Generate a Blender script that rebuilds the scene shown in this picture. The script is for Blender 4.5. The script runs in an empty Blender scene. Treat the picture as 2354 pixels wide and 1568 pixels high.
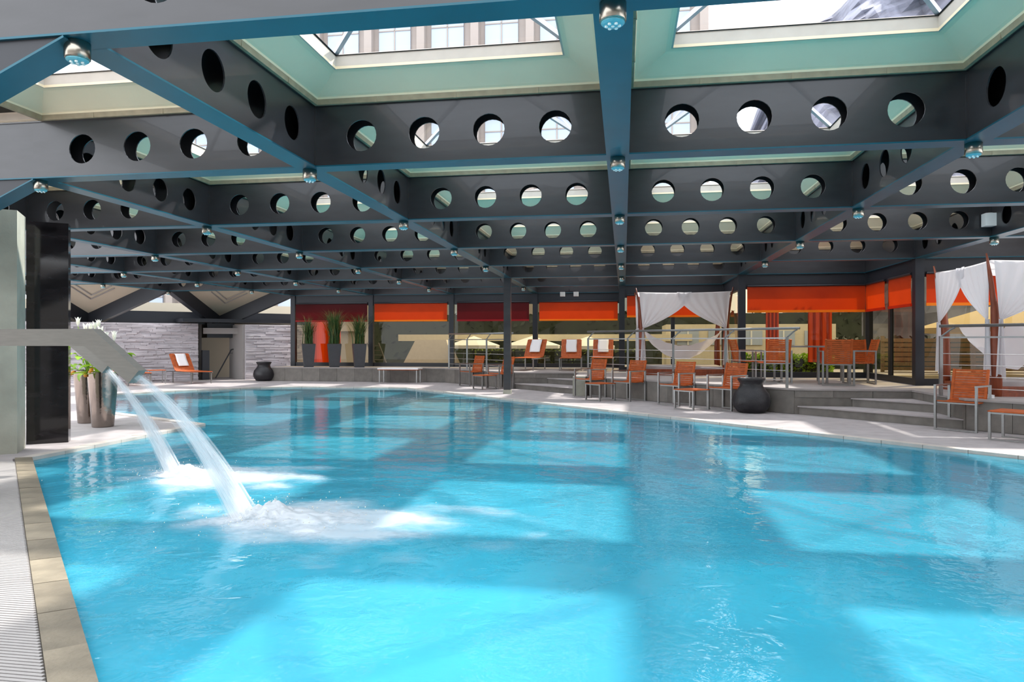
import bpy, bmesh, math, random
from mathutils import Vector, Matrix
from mathutils.geometry import tessellate_polygon
random.seed(7)
PI = math.pi
scn = bpy.context.scene
col = scn.collection

# ------------------------------------------------------------------ camera
CAMZ = 1.286
YAW = 0.1567
cam_d = bpy.data.cameras.new('camera')
cam_d.sensor_width = 36.0
cam_d.lens = 1625.0 / 2354.0 * 36.0
cam_d.shift_y = 2.0 / 2354.0
cam_d.clip_end = 500
cam_d.clip_start = 0.05
cam = bpy.data.objects.new('camera', cam_d)
cam.location = (0, 0, CAMZ)
cam.rotation_euler = (PI / 2, 0, YAW)
col.objects.link(cam)
scn.camera = cam

# ------------------------------------------------------------------ sky, sun, exposure
SUN_DIR = Vector((0.61, 0.53, 1.0)).normalized()      # towards the sun
world = bpy.data.worlds.new('world')
scn.world = world
world.use_nodes = True
wn = world.node_tree
for n in list(wn.nodes):
    wn.nodes.remove(n)
wo = wn.nodes.new('ShaderNodeOutputWorld')
wb = wn.nodes.new('ShaderNodeBackground')
ws = wn.nodes.new('ShaderNodeTexSky')
ws.sky_type = 'HOSEK_WILKIE'
ws.turbidity = 5.0
ws.ground_albedo = 0.5
ws.sun_direction = SUN_DIR
wm = wn.nodes.new('ShaderNodeMixRGB')
wm.inputs[0].default_value = 0.90
wm.inputs[2].default_value = (0.93, 0.96, 1.0, 1)
wn.links.new(ws.outputs[0], wm.inputs[1])
wn.links.new(wm.outputs[0], wb.inputs[0])
wb.inputs[1].default_value = 3.0
wn.links.new(wb.outputs[0], wo.inputs[0])
sd = bpy.data.lights.new('sun', 'SUN')
sd.energy = 6.0
sd.angle = math.radians(2.0)
sd.color = (1.0, 0.95, 0.87)
so = bpy.data.objects.new('sun', sd)
so.rotation_euler = SUN_DIR.to_track_quat('Z', 'Y').to_euler()
so.location = (10, 0, 30)
col.objects.link(so)
vs = scn.view_settings
vs.view_transform = 'Standard'
vs.look = 'None'
vs.exposure = 0.36
vs.gamma = 1.0
vs.use_curve_mapping = False
scn.cycles.use_denoising = True
scn.cycles.max_bounces = 10
scn.cycles.diffuse_bounces = 5
scn.cycles.glossy_bounces = 4
scn.cycles.transparent_max_bounces = 24
scn.cycles.sample_clamp_indirect = 6.0

# ------------------------------------------------------------------ materials
def mat(name, color, rough=0.6, metal=0.0, noise=0.0, nscale=8.0, bump=0.0, bscale=40.0, spec=0.5,
        stretch=(1, 1, 1), rand=0.0, coord='Object', transl=0.0, coat=0.0):
    m = bpy.data.materials.new(name)
    m.use_nodes = True
    nt = m.node_tree
    b = nt.nodes['Principled BSDF']
    b.inputs['Base Color'].default_value = (*color, 1)
    b.inputs['Roughness'].default_value = rough
    b.inputs['Metallic'].default_value = metal
    b.inputs['Specular IOR Level'].default_value = spec
    b.inputs['Coat Weight'].default_value = coat
    tc = nt.nodes.new('ShaderNodeTexCoord')
    mp = nt.nodes.new('ShaderNodeMapping')
    mp.inputs['Scale'].default_value = stretch
    nt.links.new(tc.outputs[coord], mp.inputs[0])
    src = None
    if noise > 0:
        nz = nt.nodes.new('ShaderNodeTexNoise')
        nz.inputs['Scale'].default_value = nscale
        nz.inputs['Detail'].default_value = 5
        nt.links.new(mp.outputs[0], nz.inputs['Vector'])
        mr = nt.nodes.new('ShaderNodeMapRange')
        mr.inputs[1].default_value = 0.3
        mr.inputs[2].default_value = 0.7
        mr.inputs[3].default_value = 1 - noise
        mr.inputs[4].default_value = 1 + noise
        nt.links.new(nz.outputs[0], mr.inputs[0])
        src = mr.outputs[0]
    if rand > 0:
        oi = nt.nodes.new('ShaderNodeObjectInfo')
        mr2 = nt.nodes.new('ShaderNodeMapRange')
        mr2.inputs[3].default_value = 1 - rand
        mr2.inputs[4].default_value = 1 + rand
        nt.links.new(oi.outputs['Random'], mr2.inputs[0])
        if src is None:
            src = mr2.outputs[0]
        else:
            mu = nt.nodes.new('ShaderNodeMath')
            mu.operation = 'MULTIPLY'
            nt.links.new(src, mu.inputs[0])
            nt.links.new(mr2.outputs[0], mu.inputs[1])
            src = mu.outputs[0]
    if src is not None:
        vm = nt.nodes.new('ShaderNodeVectorMath')
        vm.operation = 'SCALE'
        vm.inputs[0].default_value = color
        nt.links.new(src, vm.inputs['Scale'])
        nt.links.new(vm.outputs[0], b.inputs['Base Color'])
    if bump > 0:
        nb = nt.nodes.new('ShaderNodeTexNoise')
        nb.inputs['Scale'].default_value = bscale
        nb.inputs['Detail'].default_value = 4
        nt.links.new(mp.outputs[0], nb.inputs['Vector'])
        bp = nt.nodes.new('ShaderNodeBump')
        bp.inputs['Strength'].default_value = bump
        bp.inputs['Distance'].default_value = 0.02
        nt.links.new(nb.outputs[0], bp.inputs['Height'])
        nt.links.new(bp.outputs[0], b.inputs['Normal'])
    if transl > 0:
        tr = nt.nodes.new('ShaderNodeBsdfTranslucent')
        tr.inputs[0].default_value = (*color, 1)
        mx = nt.nodes.new('ShaderNodeMixShader')
        mx.inputs[0].default_value = transl
        nt.links.new(b.outputs[0], mx.inputs[1])
        nt.links.new(tr.outputs[0], mx.inputs[2])
        nt.links.new(mx.outputs[0], nt.nodes['Material Output'].inputs[0])
    return m

def glassy(name, tint, rough=0.0, ior=1.45, extra=0.0, bumpnodes=None):
    """thin pane: tinted see-through with a mirror-like sheen"""
    m = bpy.data.materials.new(name)
    m.use_nodes = True
    nt = m.node_tree
    nt.nodes.remove(nt.nodes['Principled BSDF'])
    out = nt.nodes['Material Output']
    t = nt.nodes.new('ShaderNodeBsdfTransparent')
    t.inputs[0].default_value = (*tint, 1)
    g = nt.nodes.new('ShaderNodeBsdfGlossy')
    g.inputs['Roughness'].default_value = rough
    fr = nt.nodes.new('ShaderNodeLayerWeight')
    fr.inputs[0].default_value = 0.5
    pw = nt.nodes.new('ShaderNodeMath')
    pw.operation = 'POWER'
    pw.inputs[1].default_value = 5.0
    nt.links.new(fr.outputs['Facing'], pw.inputs[0])
    ad = nt.nodes.new('ShaderNodeMath')
    ad.operation = 'MULTIPLY_ADD'
    ad.use_clamp = True
    ad.inputs[1].default_value = 0.9
    ad.inputs[2].default_value = 0.025 + extra
    nt.links.new(pw.outputs[0], ad.inputs[0])
    mx = nt.nodes.new('ShaderNodeMixShader')
    nt.links.new(ad.outputs[0], mx.inputs[0])
    nt.links.new(t.outputs[0], mx.inputs[1])
    nt.links.new(g.outputs[0], mx.inputs[2])
    nt.links.new(mx.outputs[0], out.inputs[0])
    return m

M = {}
M['beam'] = mat('beam_paint', (0.025, 0.0245, 0.028), 0.34, 0.2, noise=0.18, nscale=3, stretch=(1, 1, 4), spec=0.7, coat=0.2)
M['flange'] = mat('flange_pool_reflection', (0.003, 0.085, 0.125), 0.32, 0.2, noise=0.08, nscale=5)  # teal of the pool's reflected light painted into the flange colour
M['trim'] = mat('timber_trim', (0.36, 0.29, 0.19), 0.6, noise=0.12, nscale=12)
M['cream'] = mat('cream_plaster', (0.90, 0.75, 0.52), 0.75, noise=0.04, nscale=2)
M['frame'] = mat('skylight_frame', (0.60, 0.52, 0.44), 0.6, noise=0.05)
M['rib'] = mat('glazing_bar', (0.45, 0.46, 0.5), 0.4, 0.5)
M['sky_glass'] = glassy('skylight_glass', (0.93, 0.95, 0.98))
M['chrome'] = mat('brushed_chrome', (0.36, 0.33, 0.28), 0.25, 1.0)
M['blade'] = mat('satin_steel_blade', (0.17, 0.16, 0.14), 0.5, 0.3, noise=0.08, nscale=10, stretch=(1, 1, 8))
M['steel'] = mat('stainless_steel', (0.27, 0.265, 0.26), 0.35, 0.7, noise=0.1, nscale=30, stretch=(1, 1, 8))
M['lens'] = mat('lamp_lens', (0.12, 0.42, 0.5), 0.3)
M['led'] = mat('led_dot', (0.95, 0.95, 0.9), 0.3)
M['deck'] = mat('pale_deck', (0.36, 0.325, 0.325), 0.7, noise=0.12, nscale=4, bump=0.15, bscale=60)
M['stone'] = mat('terrace_stone', (0.155, 0.14, 0.125), 0.65, noise=0.2, nscale=5, rand=0.14, bump=0.1)
M['terrace'] = mat('terrace_paving', (0.30, 0.27, 0.26), 0.6, noise=0.15, nscale=3)
M['coping'] = mat('coping_stone', (0.19, 0.16, 0.115), 0.6, noise=0.28, nscale=5, rand=0.25, bump=0.25, bscale=25)
M['coping_light'] = mat('pale_coping_stone', (0.47, 0.42, 0.38), 0.6, noise=0.12, nscale=5, rand=0.1, bump=0.15)
M['slat'] = mat('grating_slat', (0.33, 0.31, 0.30), 0.55, noise=0.06, nscale=6)
M['dark'] = mat('dark_void', (0.02, 0.02, 0.022), 0.8)
M['charcoal'] = mat('charcoal_frame', (0.018, 0.020, 0.026), 0.4, 0.2)
M['concrete'] = mat('concrete', (0.36, 0.36, 0.30), 0.8, noise=0.14, nscale=3, bump=0.2, bscale=30)
M['black_stone'] = mat('polished_black_stone', (0.012, 0.010, 0.011), 0.08, noise=0.6, nscale=3, stretch=(1, 1, 4))
M['white_stone'] = mat('white_ledge_stone', (0.52, 0.49, 0.52), 0.8, noise=0.22, nscale=1.6, stretch=(1, 1, 12), bump=0.3)
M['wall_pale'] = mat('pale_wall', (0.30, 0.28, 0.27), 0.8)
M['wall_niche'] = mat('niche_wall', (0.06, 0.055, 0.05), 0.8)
M['beige'] = mat('beige_panel', (0.50, 0.44, 0.34), 0.7)
M['urn'] = mat('black_clay', (0.014, 0.013, 0.016), 0.42, noise=0.3, nscale=20, bump=0.25, bscale=50)
M['pot'] = mat('dark_grey_planter', (0.055, 0.055, 0.062), 0.55, noise=0.1)
M['copper'] = mat('polished_steel_vase', (0.30, 0.25, 0.22), 0.14, 1.0, bump=0.12, bscale=14)
M['teak'] = mat('teak', (0.42, 0.085, 0.014), 0.55, spec=0.3, noise=0.22, nscale=14, stretch=(1, 1, 1), rand=0.1)
M['darkwood'] = mat('red_brown_wood', (0.22, 0.045, 0.014), 0.4, noise=0.3, nscale=6, stretch=(3, 3, 0.6))
M['towel'] = mat('white_towel', (0.80, 0.79, 0.80), 0.9, bump=0.3, bscale=80)
M['cloth'] = mat('sheer_white_cloth', (0.80, 0.78, 0.80), 0.9, transl=0.4)
M['orange'] = mat('orange_blind', (0.66, 0.052, 0.002), 0.7, noise=0.12, nscale=3, transl=0.6)
M['crimson'] = mat('crimson_blind', (0.10, 0.003, 0.006), 0.7, noise=0.15, nscale=3, transl=0.6)
M['hem'] = mat('yellow_hem', (0.95, 0.34, 0.01), 0.6, transl=0.5)
M['hem_red'] = mat('red_hem', (0.45, 0.012, 0.02), 0.6, transl=0.5)
M['window'] = glassy('amber_window_glass', (0.42, 0.36, 0.23), ior=1.5, extra=0.0)
M['leaf'] = mat('bright_leaf', (0.24, 0.42, 0.02), 0.5, noise=0.2, transl=0.35)
M['grass'] = mat('dark_grass_blade', (0.045, 0.10, 0.022), 0.5, noise=0.3, nscale=4, transl=0.25)
M['grass_dry'] = mat('dry_grass_blade', (0.30, 0.26, 0.08), 0.6, transl=0.25)
M['petal'] = mat('white_petal', (0.85, 0.83, 0.76), 0.6, transl=0.3)
M['orange_petal'] = mat('orange_petal', (0.7, 0.30, 0.03), 0.6, transl=0.2)
M['hotel'] = mat('hotel_wall', (0.33, 0.28, 0.25), 0.8, noise=0.05, nscale=1)
M['hotel_glass'] = mat('hotel_window', (0.38, 0.44, 0.54), 0.35, 0.0, spec=0.4)
M['rock'] = mat('mountain_rock', (0.17, 0.17, 0.21), 0.9, noise=0.55, nscale=0.25, bump=0.5, bscale=1)
M['hedge'] = mat('hedge_leaf', (0.10, 0.13, 0.02), 0.7, noise=0.4, nscale=3, transl=0.2)
M['tree'] = mat('dark_tree_leaf', (0.010, 0.017, 0.006), 0.7, noise=0.4, nscale=2)
M['bark'] = mat('bark', (0.06, 0.04, 0.025), 0.9)
M['house'] = mat('cream_render', (0.62, 0.55, 0.42), 0.85, noise=0.05)
M['canvas'] = mat('white_canvas', (0.85, 0.85, 0.84), 0.85, transl=0.2)
M['tan'] = mat('tan_canvas', (0.55, 0.42, 0.22), 0.85, transl=0.2)
M['curtain'] = mat('red_curtain', (0.62, 0.09, 0.035), 0.8, transl=0.4)
M['garden'] = mat('garden_ground', (0.32, 0.29, 0.22), 0.9, noise=0.2, nscale=1)
M['fence'] = mat('fence_board', (0.20, 0.13, 0.07), 0.7, noise=0.2)
M['white_plastic'] = mat('white_plastic', (0.75, 0.75, 0.73), 0.4)
M['liner'] = mat('pool_liner', (0.30, 0.74, 0.86), 0.6, noise=0.08, nscale=1.5)
M['cable'] = mat('steel_cable', (0.6, 0.58, 0.57), 0.35, 0.8)

# water: mostly see-through blue-tinted surface with rippled sheen
def water_mat():
    m = bpy.data.materials.new('pool_water')
    m.use_nodes = True
    nt = m.node_tree
    nt.nodes.remove(nt.nodes['Principled BSDF'])
    out = nt.nodes['Material Output']
    tc = nt.nodes.new('ShaderNodeTexCoord')
    def noise(scale, detail, stretch=(1, 1, 1), dist=0.0):
        mp = nt.nodes.new('ShaderNodeMapping')
        mp.inputs['Scale'].default_value = stretch
        nt.links.new(tc.outputs['Object'], mp.inputs[0])
        nz = nt.nodes.new('ShaderNodeTexNoise')
        nz.inputs['Scale'].default_value = scale
        nz.inputs['Detail'].default_value = detail
        nz.inputs['Distortion'].default_value = dist
        nt.links.new(mp.outputs[0], nz.inputs['Vector'])
        return nz.outputs[0]
    a = noise(1.1, 2, (1, 1.2, 1), 0.6)
    b = noise(5.0, 3, (1, 1.1, 1), 0.8)
    c = noise(16.0, 2, (1, 1, 1), 0.4)
    def mad(x, k, y=None):
        n = nt.nodes.new('ShaderNodeMath')
        n.operation = 'MULTIPLY_ADD'
        nt.links.new(x, n.inputs[0])
        n.inputs[1].default_value = k
        if y is None:
            n.inputs[2].default_value = 0
        else:
            nt.links.new(y, n.inputs[2])
        return n.outputs[0]
    h = mad(c, 0.22, mad(b, 0.6, mad(a, 0.9)))
    bp = nt.nodes.new('ShaderNodeBump')
    # livelier near the falling water, calmer far away
    ge = nt.nodes.new('ShaderNodeVectorMath'); ge.operation = 'DISTANCE'
    nt.links.new(tc.outputs['Object'], ge.inputs[0]); ge.inputs[1].default_value = (-2.4, 4.9, 0)
    mr = nt.nodes.new('ShaderNodeMapRange')
    mr.inputs[1].default_value = 1.0; mr.inputs[2].default_value = 11.0
    mr.inputs[3].default_value = 0.15; mr.inputs[4].default_value = 0.035
    nt.links.new(ge.outputs['Value'], mr.inputs[0])
    # rings running out from where the water falls
    ph = mad(ge.outputs['Value'], 13.0, mad(b, 5.0, mad(a, 7.0)))
    sn = nt.nodes.new('ShaderNodeMath'); sn.operation = 'SINE'
    nt.links.new(ph, sn.inputs[0])
    h = mad(sn.outputs[0], 0.22, h)
    nt.links.new(mr.outputs[0], bp.inputs['Strength'])
    bp.inputs['Distance'].default_value = 0.06
    nt.links.new(h, bp.inputs['Height'])
    t = nt.nodes.new('ShaderNodeBsdfTransparent')
    t.inputs[0].default_value = (0.14, 0.83, 0.94, 1)
    r = nt.nodes.new('ShaderNodeBsdfRefraction')
    r.inputs['Color'].default_value = (0.14, 0.83, 0.94, 1)
    r.inputs['IOR'].default_value = 1.33
    r.inputs['Roughness'].default_value = 0.0
    nt.links.new(bp.outputs[0], r.inputs['Normal'])
    g = nt.nodes.new('ShaderNodeBsdfGlossy')
    g.inputs['Roughness'].default_value = 0.03
    nt.links.new(bp.outputs[0], g.inputs['Normal'])
    fr = nt.nodes.new('ShaderNodeFresnel')
    fr.inputs[0].default_value = 1.5
    nt.links.new(bp.outputs[0], fr.inputs['Normal'])
    m1 = nt.nodes.new('ShaderNodeMixShader')
    m1.inputs[0].default_value = 0.55
    nt.links.new(t.outputs[0], m1.inputs[1])
    nt.links.new(r.outputs[0], m1.inputs[2])
    # light scattered back by the fine bubbles in the water
    df = nt.nodes.new('ShaderNodeBsdfDiffuse')
    df.inputs[0].default_value = (0.095, 0.50, 0.66, 1)
    m0 = nt.nodes.new('ShaderNodeMixShader')
    m0.inputs[0].default_value = 0.46
    nt.links.new(m1.outputs[0], m0.inputs[1])
    nt.links.new(df.outputs[0], m0.inputs[2])
    m1 = m0
    m2 = nt.nodes.new('ShaderNodeMixShader')
    nt.links.new(fr.outputs[0], m2.inputs[0])
    nt.links.new(m1.outputs[0], m2.inputs[1])
    nt.links.new(g.outputs[0], m2.inputs[2])
    nt.links.new(m2.outputs[0], out.inputs[0])
    return m
M['water'] = water_mat()

def foam_mat(name, dens, scale, stretch=(1, 1, 1), col_=(0.82, 0.85, 0.88)):
    m = bpy.data.materials.new(name)
    m.use_nodes = True
    nt = m.node_tree
    nt.nodes.remove(nt.nodes['Principled BSDF'])
    out = nt.nodes['Material Output']
    tc = nt.nodes.new('ShaderNodeTexCoord')
    mp = nt.nodes.new('ShaderNodeMapping')
    mp.inputs['Scale'].default_value = stretch
    nt.links.new(tc.outputs['UV'], mp.inputs[0])
    nz = nt.nodes.new('ShaderNodeTexNoise')
    nz.inputs['Scale'].default_value = scale
    nz.inputs['Detail'].default_value = 4
    nt.links.new(mp.outputs[0], nz.inputs['Vector'])
    at = nt.nodes.new('ShaderNodeAttribute')
    at.attribute_name = 'dens'
    # alpha = clamp(dens_attr*dens + (noise-.5)*k)
    s1 = nt.nodes.new('ShaderNodeMath'); s1.operation = 'MULTIPLY_ADD'
    nt.links.new(nz.outputs[0], s1.inputs[0]); s1.inputs[1].default_value = 1.6; s1.inputs[2].default_value = -0.8
    s2 = nt.nodes.new('ShaderNodeMath'); s2.operation = 'MULTIPLY_ADD'
    nt.links.new(at.outputs['Fac'], s2.inputs[0]); s2.inputs[1].default_value = dens
    nt.links.new(s1.outputs[0], s2.inputs[2])
    s3 = nt.nodes.new('ShaderNodeMath'); s3.operation = 'MULTIPLY'; s3.use_clamp = True
    nt.links.new(s2.outputs[0], s3.inputs[0])
    nt.links.new(at.outputs['Fac'], s3.inputs[1])
    d = nt.nodes.new('ShaderNodeBsdfDiffuse'); d.inputs[0].default_value = (*col_, 1)
    tl = nt.nodes.new('ShaderNodeBsdfTranslucent'); tl.inputs[0].default_value = (*col_, 1)
    mm = nt.nodes.new('ShaderNodeMixShader'); mm.inputs[0].default_value = 0.5
    nt.links.new(d.outputs[0], mm.inputs[1]); nt.links.new(tl.outputs[0], mm.inputs[2])
    g = nt.nodes.new('ShaderNodeBsdfGlossy'); g.inputs['Roughness'].default_value = 0.25
    m3 = nt.nodes.new('ShaderNodeMixShader'); m3.inputs[0].default_value = 0.12
    nt.links.new(mm.outputs[0], m3.inputs[1]); nt.links.new(g.outputs[0], m3.inputs[2])
    t = nt.nodes.new('ShaderNodeBsdfTransparent')
    mx = nt.nodes.new('ShaderNodeMixShader')
    nt.links.new(s3.outputs[0], mx.inputs[0])
    nt.links.new(t.outputs[0], mx.inputs[1]); nt.links.new(m3.outputs[0], mx.inputs[2])
    nt.links.new(mx.outputs[0], out.inputs[0])
    return m
M['jet'] = foam_mat('falling_water', 0.95, 9, (14, 1.2, 1))
M['foam'] = foam_mat('water_foam', 2.2, 9)

# ------------------------------------------------------------------ mesh helpers
class MB:
    def __init__(s):
        s.v = []; s.f = []; s.uv = None; s.dens = None
    def box(s, c, d, rz=0.0, taper=1.0):
        n = len(s.v)
        cx, cy, cz = c; dx, dy, dz = d[0] / 2, d[1] / 2, d[2] / 2
        cr, sr = math.cos(rz), math.sin(rz)
        for z, k in ((-dz, 1.0), (dz, taper)):
            for x, y in ((-dx, -dy), (dx, -dy), (dx, dy), (-dx, dy)):
                x *= k; y *= k
                s.v.append((cx + x * cr - y * sr, cy + x * sr + y * cr, cz + z))
        for f in ((3, 2, 1, 0), (4, 5, 6, 7), (0, 1, 5, 4), (1, 2, 6, 5), (2, 3, 7, 6), (3, 0, 4, 7)):
            s.f.append(tuple(n + i for i in f))
        return s
    def span(s, a, b):
        return s.box([(a[i] + b[i]) / 2 for i in range(3)], [abs(b[i] - a[i]) for i in range(3)])
    def bar(s, p0, p1, w, h=None, up=(0, 0, 1)):
        h = h or w
        p0 = Vector(p0); p1 = Vector(p1); d = (p1 - p0).normalized(); up = Vector(up)
        if abs(d.dot(up)) > 0.98: up = Vector((1, 0, 0))
        sx = d.cross(up).normalized(); sz = sx.cross(d).normalized()
        n = len(s.v)
        for p in (p0, p1):
            for a, b in ((-1, -1), (1, -1), (1, 1), (-1, 1)):
                s.v.append(tuple(p + sx * a * w / 2 + sz * b * h / 2))
        for f in ((0, 1, 2, 3), (7, 6, 5, 4), (4, 5, 1, 0), (5, 6, 2, 1), (6, 7, 3, 2), (7, 4, 0, 3)):
            s.f.append(tuple(n + i for i in f))
        return s
    def tube(s, pts, r, n=8, caps=True):
        pts = [Vector(p) for p in pts]
        k = len(pts)
        rs = r if isinstance(r, (list, tuple)) else [r] * k
        base = len(s.v)
        for i, p in enumerate(pts):
            d = (pts[min(i + 1, k - 1)] - pts[max(i - 1, 0)]).normalized()
            up = Vector((0, 0, 1)) if abs(d.z) < 0.9 else Vector((1, 0, 0))
            a = d.cross(up).normalized(); b = a.cross(d).normalized()
            for j in range(n):
                t = 2 * PI * j / n
                s.v.append(tuple(p + (a * math.cos(t) + b * math.sin(t)) * rs[i]))
        for i in range(k - 1):
            for j in range(n):
                j2 = (j + 1) % n
                s.f.append((base + i * n + j, base + i * n + j2, base + (i + 1) * n + j2, base + (i + 1) * n + j))
        if caps:
            s.f.append(tuple(base + j for j in reversed(range(n))))
            s.f.append(tuple(base + (k - 1) * n + j for j in range(n)))
        return s
    def lathe(s, prof, n=32, c=(0, 0, 0)):
        base = len(s.v)
        for r, z in prof:
            for j in range(n):
                t = 2 * PI * j / n
                s.v.append((c[0] + r * math.cos(t), c[1] + r * math.sin(t), c[2] + z))
        for i in range(len(prof) - 1):
            for j in range(n):
                j2 = (j + 1) % n
                s.f.append((base + i * n + j, base + i * n + j2, base + (i + 1) * n + j2, base + (i + 1) * n + j))
        s.f.append(tuple(base + j for j in reversed(range(n))))
        s.f.append(tuple(base + (len(prof) - 1) * n + j for j in range(n)))
        return s
    def prism(s, poly, z0, z1, holes=()):
        loops = [poly] + list(holes)
        tris = tessellate_polygon([[Vector((x, y, 0)) for x, y in lp] for lp in loops])
        flat = [p for lp in loops for p in lp]
        n = len(s.v)
        m = len(flat)
        for x, y in flat: s.v.append((x, y, z1))
        for x, y in flat: s.v.append((x, y, z0))
        for t in tris:
            a, b, c = [Vector((*flat[i], 0)) for i in t]
            if (b - a).cross(c - a).z < 0: t = (t[0], t[2], t[1])
            s.f.append(tuple(n + i for i in t))
            s.f.append(tuple(n + m + i for i in reversed(t)))
        o = 0
        for lp in loops:
            k = len(lp)
            for i in range(k):
                a, b = n + o + i, n + o + (i + 1) % k
                s.f.append((a, a + m, b + m, b))
            o += k
        return s
    def quad(s, a, b, c, d):
        n = len(s.v); s.v += [tuple(a), tuple(b), tuple(c), tuple(d)]; s.f.append((n, n + 1, n + 2, n + 3)); return s
    def grid(s, fn, nu, nv):
        base = len(s.v)
        for i in range(nu + 1):
            for j in range(nv + 1):
                s.v.append(tuple(fn(i / nu, j / nv)))
        for i in range(nu):
            for j in range(nv):
                a = base + i * (nv + 1) + j
                s.f.append((a, a + nv + 1, a + nv + 2, a + 1))
        return s
    def mesh(s, name, m, smooth=False, mats=None):
        me = bpy.data.meshes.new(name)
        me.from_pydata(s.v, [], s.f)
        me.materials.append(m)
        if smooth:
            me.polygons.foreach_set('use_smooth', [True] * len(me.polygons))
        me.update()
        return me
    def build(s, name, m, parent=None, smooth=False, loc=None):
        return link(name, s.mesh(name, m, smooth), parent, loc)

def link(name, me, parent=None, loc=None, rz=None):
    o = bpy.data.objects.new(name, me)
    col.objects.link(o)
    if parent is not None: o.parent = parent
    if loc is not None: o.location = loc
    if rz is not None: o.rotation_euler = (0, 0, rz)
    return o
def smooth_angle(o, deg=40):
    me = o.data
    bm = bmesh.new(); bm.from_mesh(me)
    bmesh.ops.recalc_face_normals(bm, faces=bm.faces)
    for f in bm.faces: f.smooth = True
    for e in bm.edges:
        if len(e.link_faces) == 2 and e.calc_face_angle(0) > math.radians(deg): e.smooth = False
    bm.to_mesh(me); bm.free()
    return o
def empty(name, loc=(0, 0, 0), rz=0.0):
    o = bpy.data.objects.new(name, None)
    o.empty_display_size = 0.1
    col.objects.link(o)
    o.location = loc; o.rotation_euler = (0, 0, rz)
    return o
def tag(o, label, cat, group=None, kind=None):
    o['label'] = label; o['category'] = cat
    if group: o['group'] = group
    if kind: o['kind'] = kind
    return o
def struct(o, label=None, cat=None):
    o['kind'] = 'structure'
    if label: o['label'] = label
    if cat: o['category'] = cat
    return o
def copy_tree(o, parent=None):
    c = o.copy(); col.objects.link(c)
    c.parent = parent
    for ch in list(o.children):
        copy_tree(ch, c)
    return c

# ------------------------------------------------------------------ grid of the roof
GX, GY, S = -0.05, 3.33, 2.8
def nx(i): return GX + S * i
def ny(j): return GY + S * j
ZB, ZT = 2.867, 3.42      # beam underside / top
BW = 0.18

# ------------------------------------------------------------------ pool, deck
D = 0.0
POOL = [(-6.45, 6.88), (-6.45, 10.16), (-7.95, 10.95), (-9.58, 11.79), (-12.38, 15.5), (-11.6, 16.9), (-10.1, 18.55), (-9.1, 19.05), (-6.0, 19.05),
        (9.0, 4.05), (9.0, -4.0), (4.43, -4.0)]
def offset_poly(poly, d):
    n = len(poly); out = []
    for i in range(n):
        p0 = Vector(poly[i - 1]); p1 = Vector(poly[i]); p2 = Vector(poly[(i + 1) % n])
        a = (p1 - p0).normalized(); b = (p2 - p1).normalized()
        na = Vector((-a.y, a.x)); nb = Vector((-b.y, b.x))
        m = (na + nb).normalized()
        k = d / max(0.35, m.dot(na))
        out.append((p1.x + m.x * k, p1.y + m.y * k))
    return out
area = sum(POOL[i - 1][0] * POOL[i][1] - POOL[i][0] * POOL[i - 1][1] for i in range(len(POOL)))
SGN = 1 if area < 0 else -1     # left normal points outward for a clockwise loop
COPW = 0.155
POOL_OUT = offset_poly(POOL, COPW * SGN)
GR_OUT = offset_poly(POOL, (COPW + 0.02) * SGN)
# zone of the near-left overflow grating, left of the pool edge
def gr_edge(y): return 0.43 - (COPW + 0.015) * 1.4142 - y     # x of the coping's outer edge at y
GRZ = [(gr_edge(6.62), 6.62), (gr_edge(-3.9), -3.9), (gr_edge(-3.9) - 5.0, -3.9), (-8.6, 0.6), (-8.6, 6.62)]
deck_outer = [(-24, -4), (-24, 26), (12, 26), (12, -4)]
fl = MB()
# deck = everything except pool and coping and grating recess
hole = list(GR_OUT)
fl.prism(deck_outer, -0.12, 0.0, holes=[hole])
floor = struct(fl.build('floor', M['deck']))
# recessed dark bed + slats laid over the deck near the camera
bw = struct(MB().span((-12, -4.9, 0), (14, -4.7, 3.6)).build('wall_sky_blocker', M['wall_pale']))  # unseen rear wall added to cut sky fill from behind the camera
bed = MB().prism(GRZ, 0.001, 0.004)
gr = struct(empty('trim_1'))
bed.build('grating_bed', M['dark'], gr)
sl = MB()
y = 0.9
while y < 6.6:
    x1 = gr_edge(y)
    x0 = max(-8.6, x1 - 2.6)
    sl.span((x0, y, 0.004), (x1, y + 0.017, 0.016))
    y += 0.025
o = sl.build('slat', M['slat'], gr); o['kind'] = 'stuff'

# coping stones, one object each
cop = struct(empty('trim_2'))
def coping_run(p, q, po, qo, light, length=0.5):
    p, q, po, qo = map(Vector, (p, q, po, qo))
    L = (q - p).length; n = max(1, round(L / length))
    for k in range(n):
        a = k / n; b = (k + 1) / n; g = 0.004 / L
        A = p.lerp(q, a + g); B = p.lerp(q, b - g); Bo = po.lerp(qo, b - g); Ao = po.lerp(qo, a + g)
        c = (A + B + Ao + Bo) / 4
        h = 0.014 + random.uniform(-0.002, 0.002)
        mb = MB().prism([(A.x - c.x, A.y - c.y), (B.x - c.x, B.y - c.y), (Bo.x - c.x, Bo.y - c.y), (Ao.x - c.x, Ao.y - c.y)], -0.12, h)
        mb.build('coping_stone', M['coping_light'] if light else M['coping'], cop, loc=(c.x, c.y, 0))
for i in range(len(POOL)):
    j = (i + 1) % len(POOL)
    if i == 9 or i == 10: continue
    light = not (i == 11)
    coping_run(POOL[i], POOL[j], POOL_OUT[i], POOL_OUT[j], light)

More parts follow.
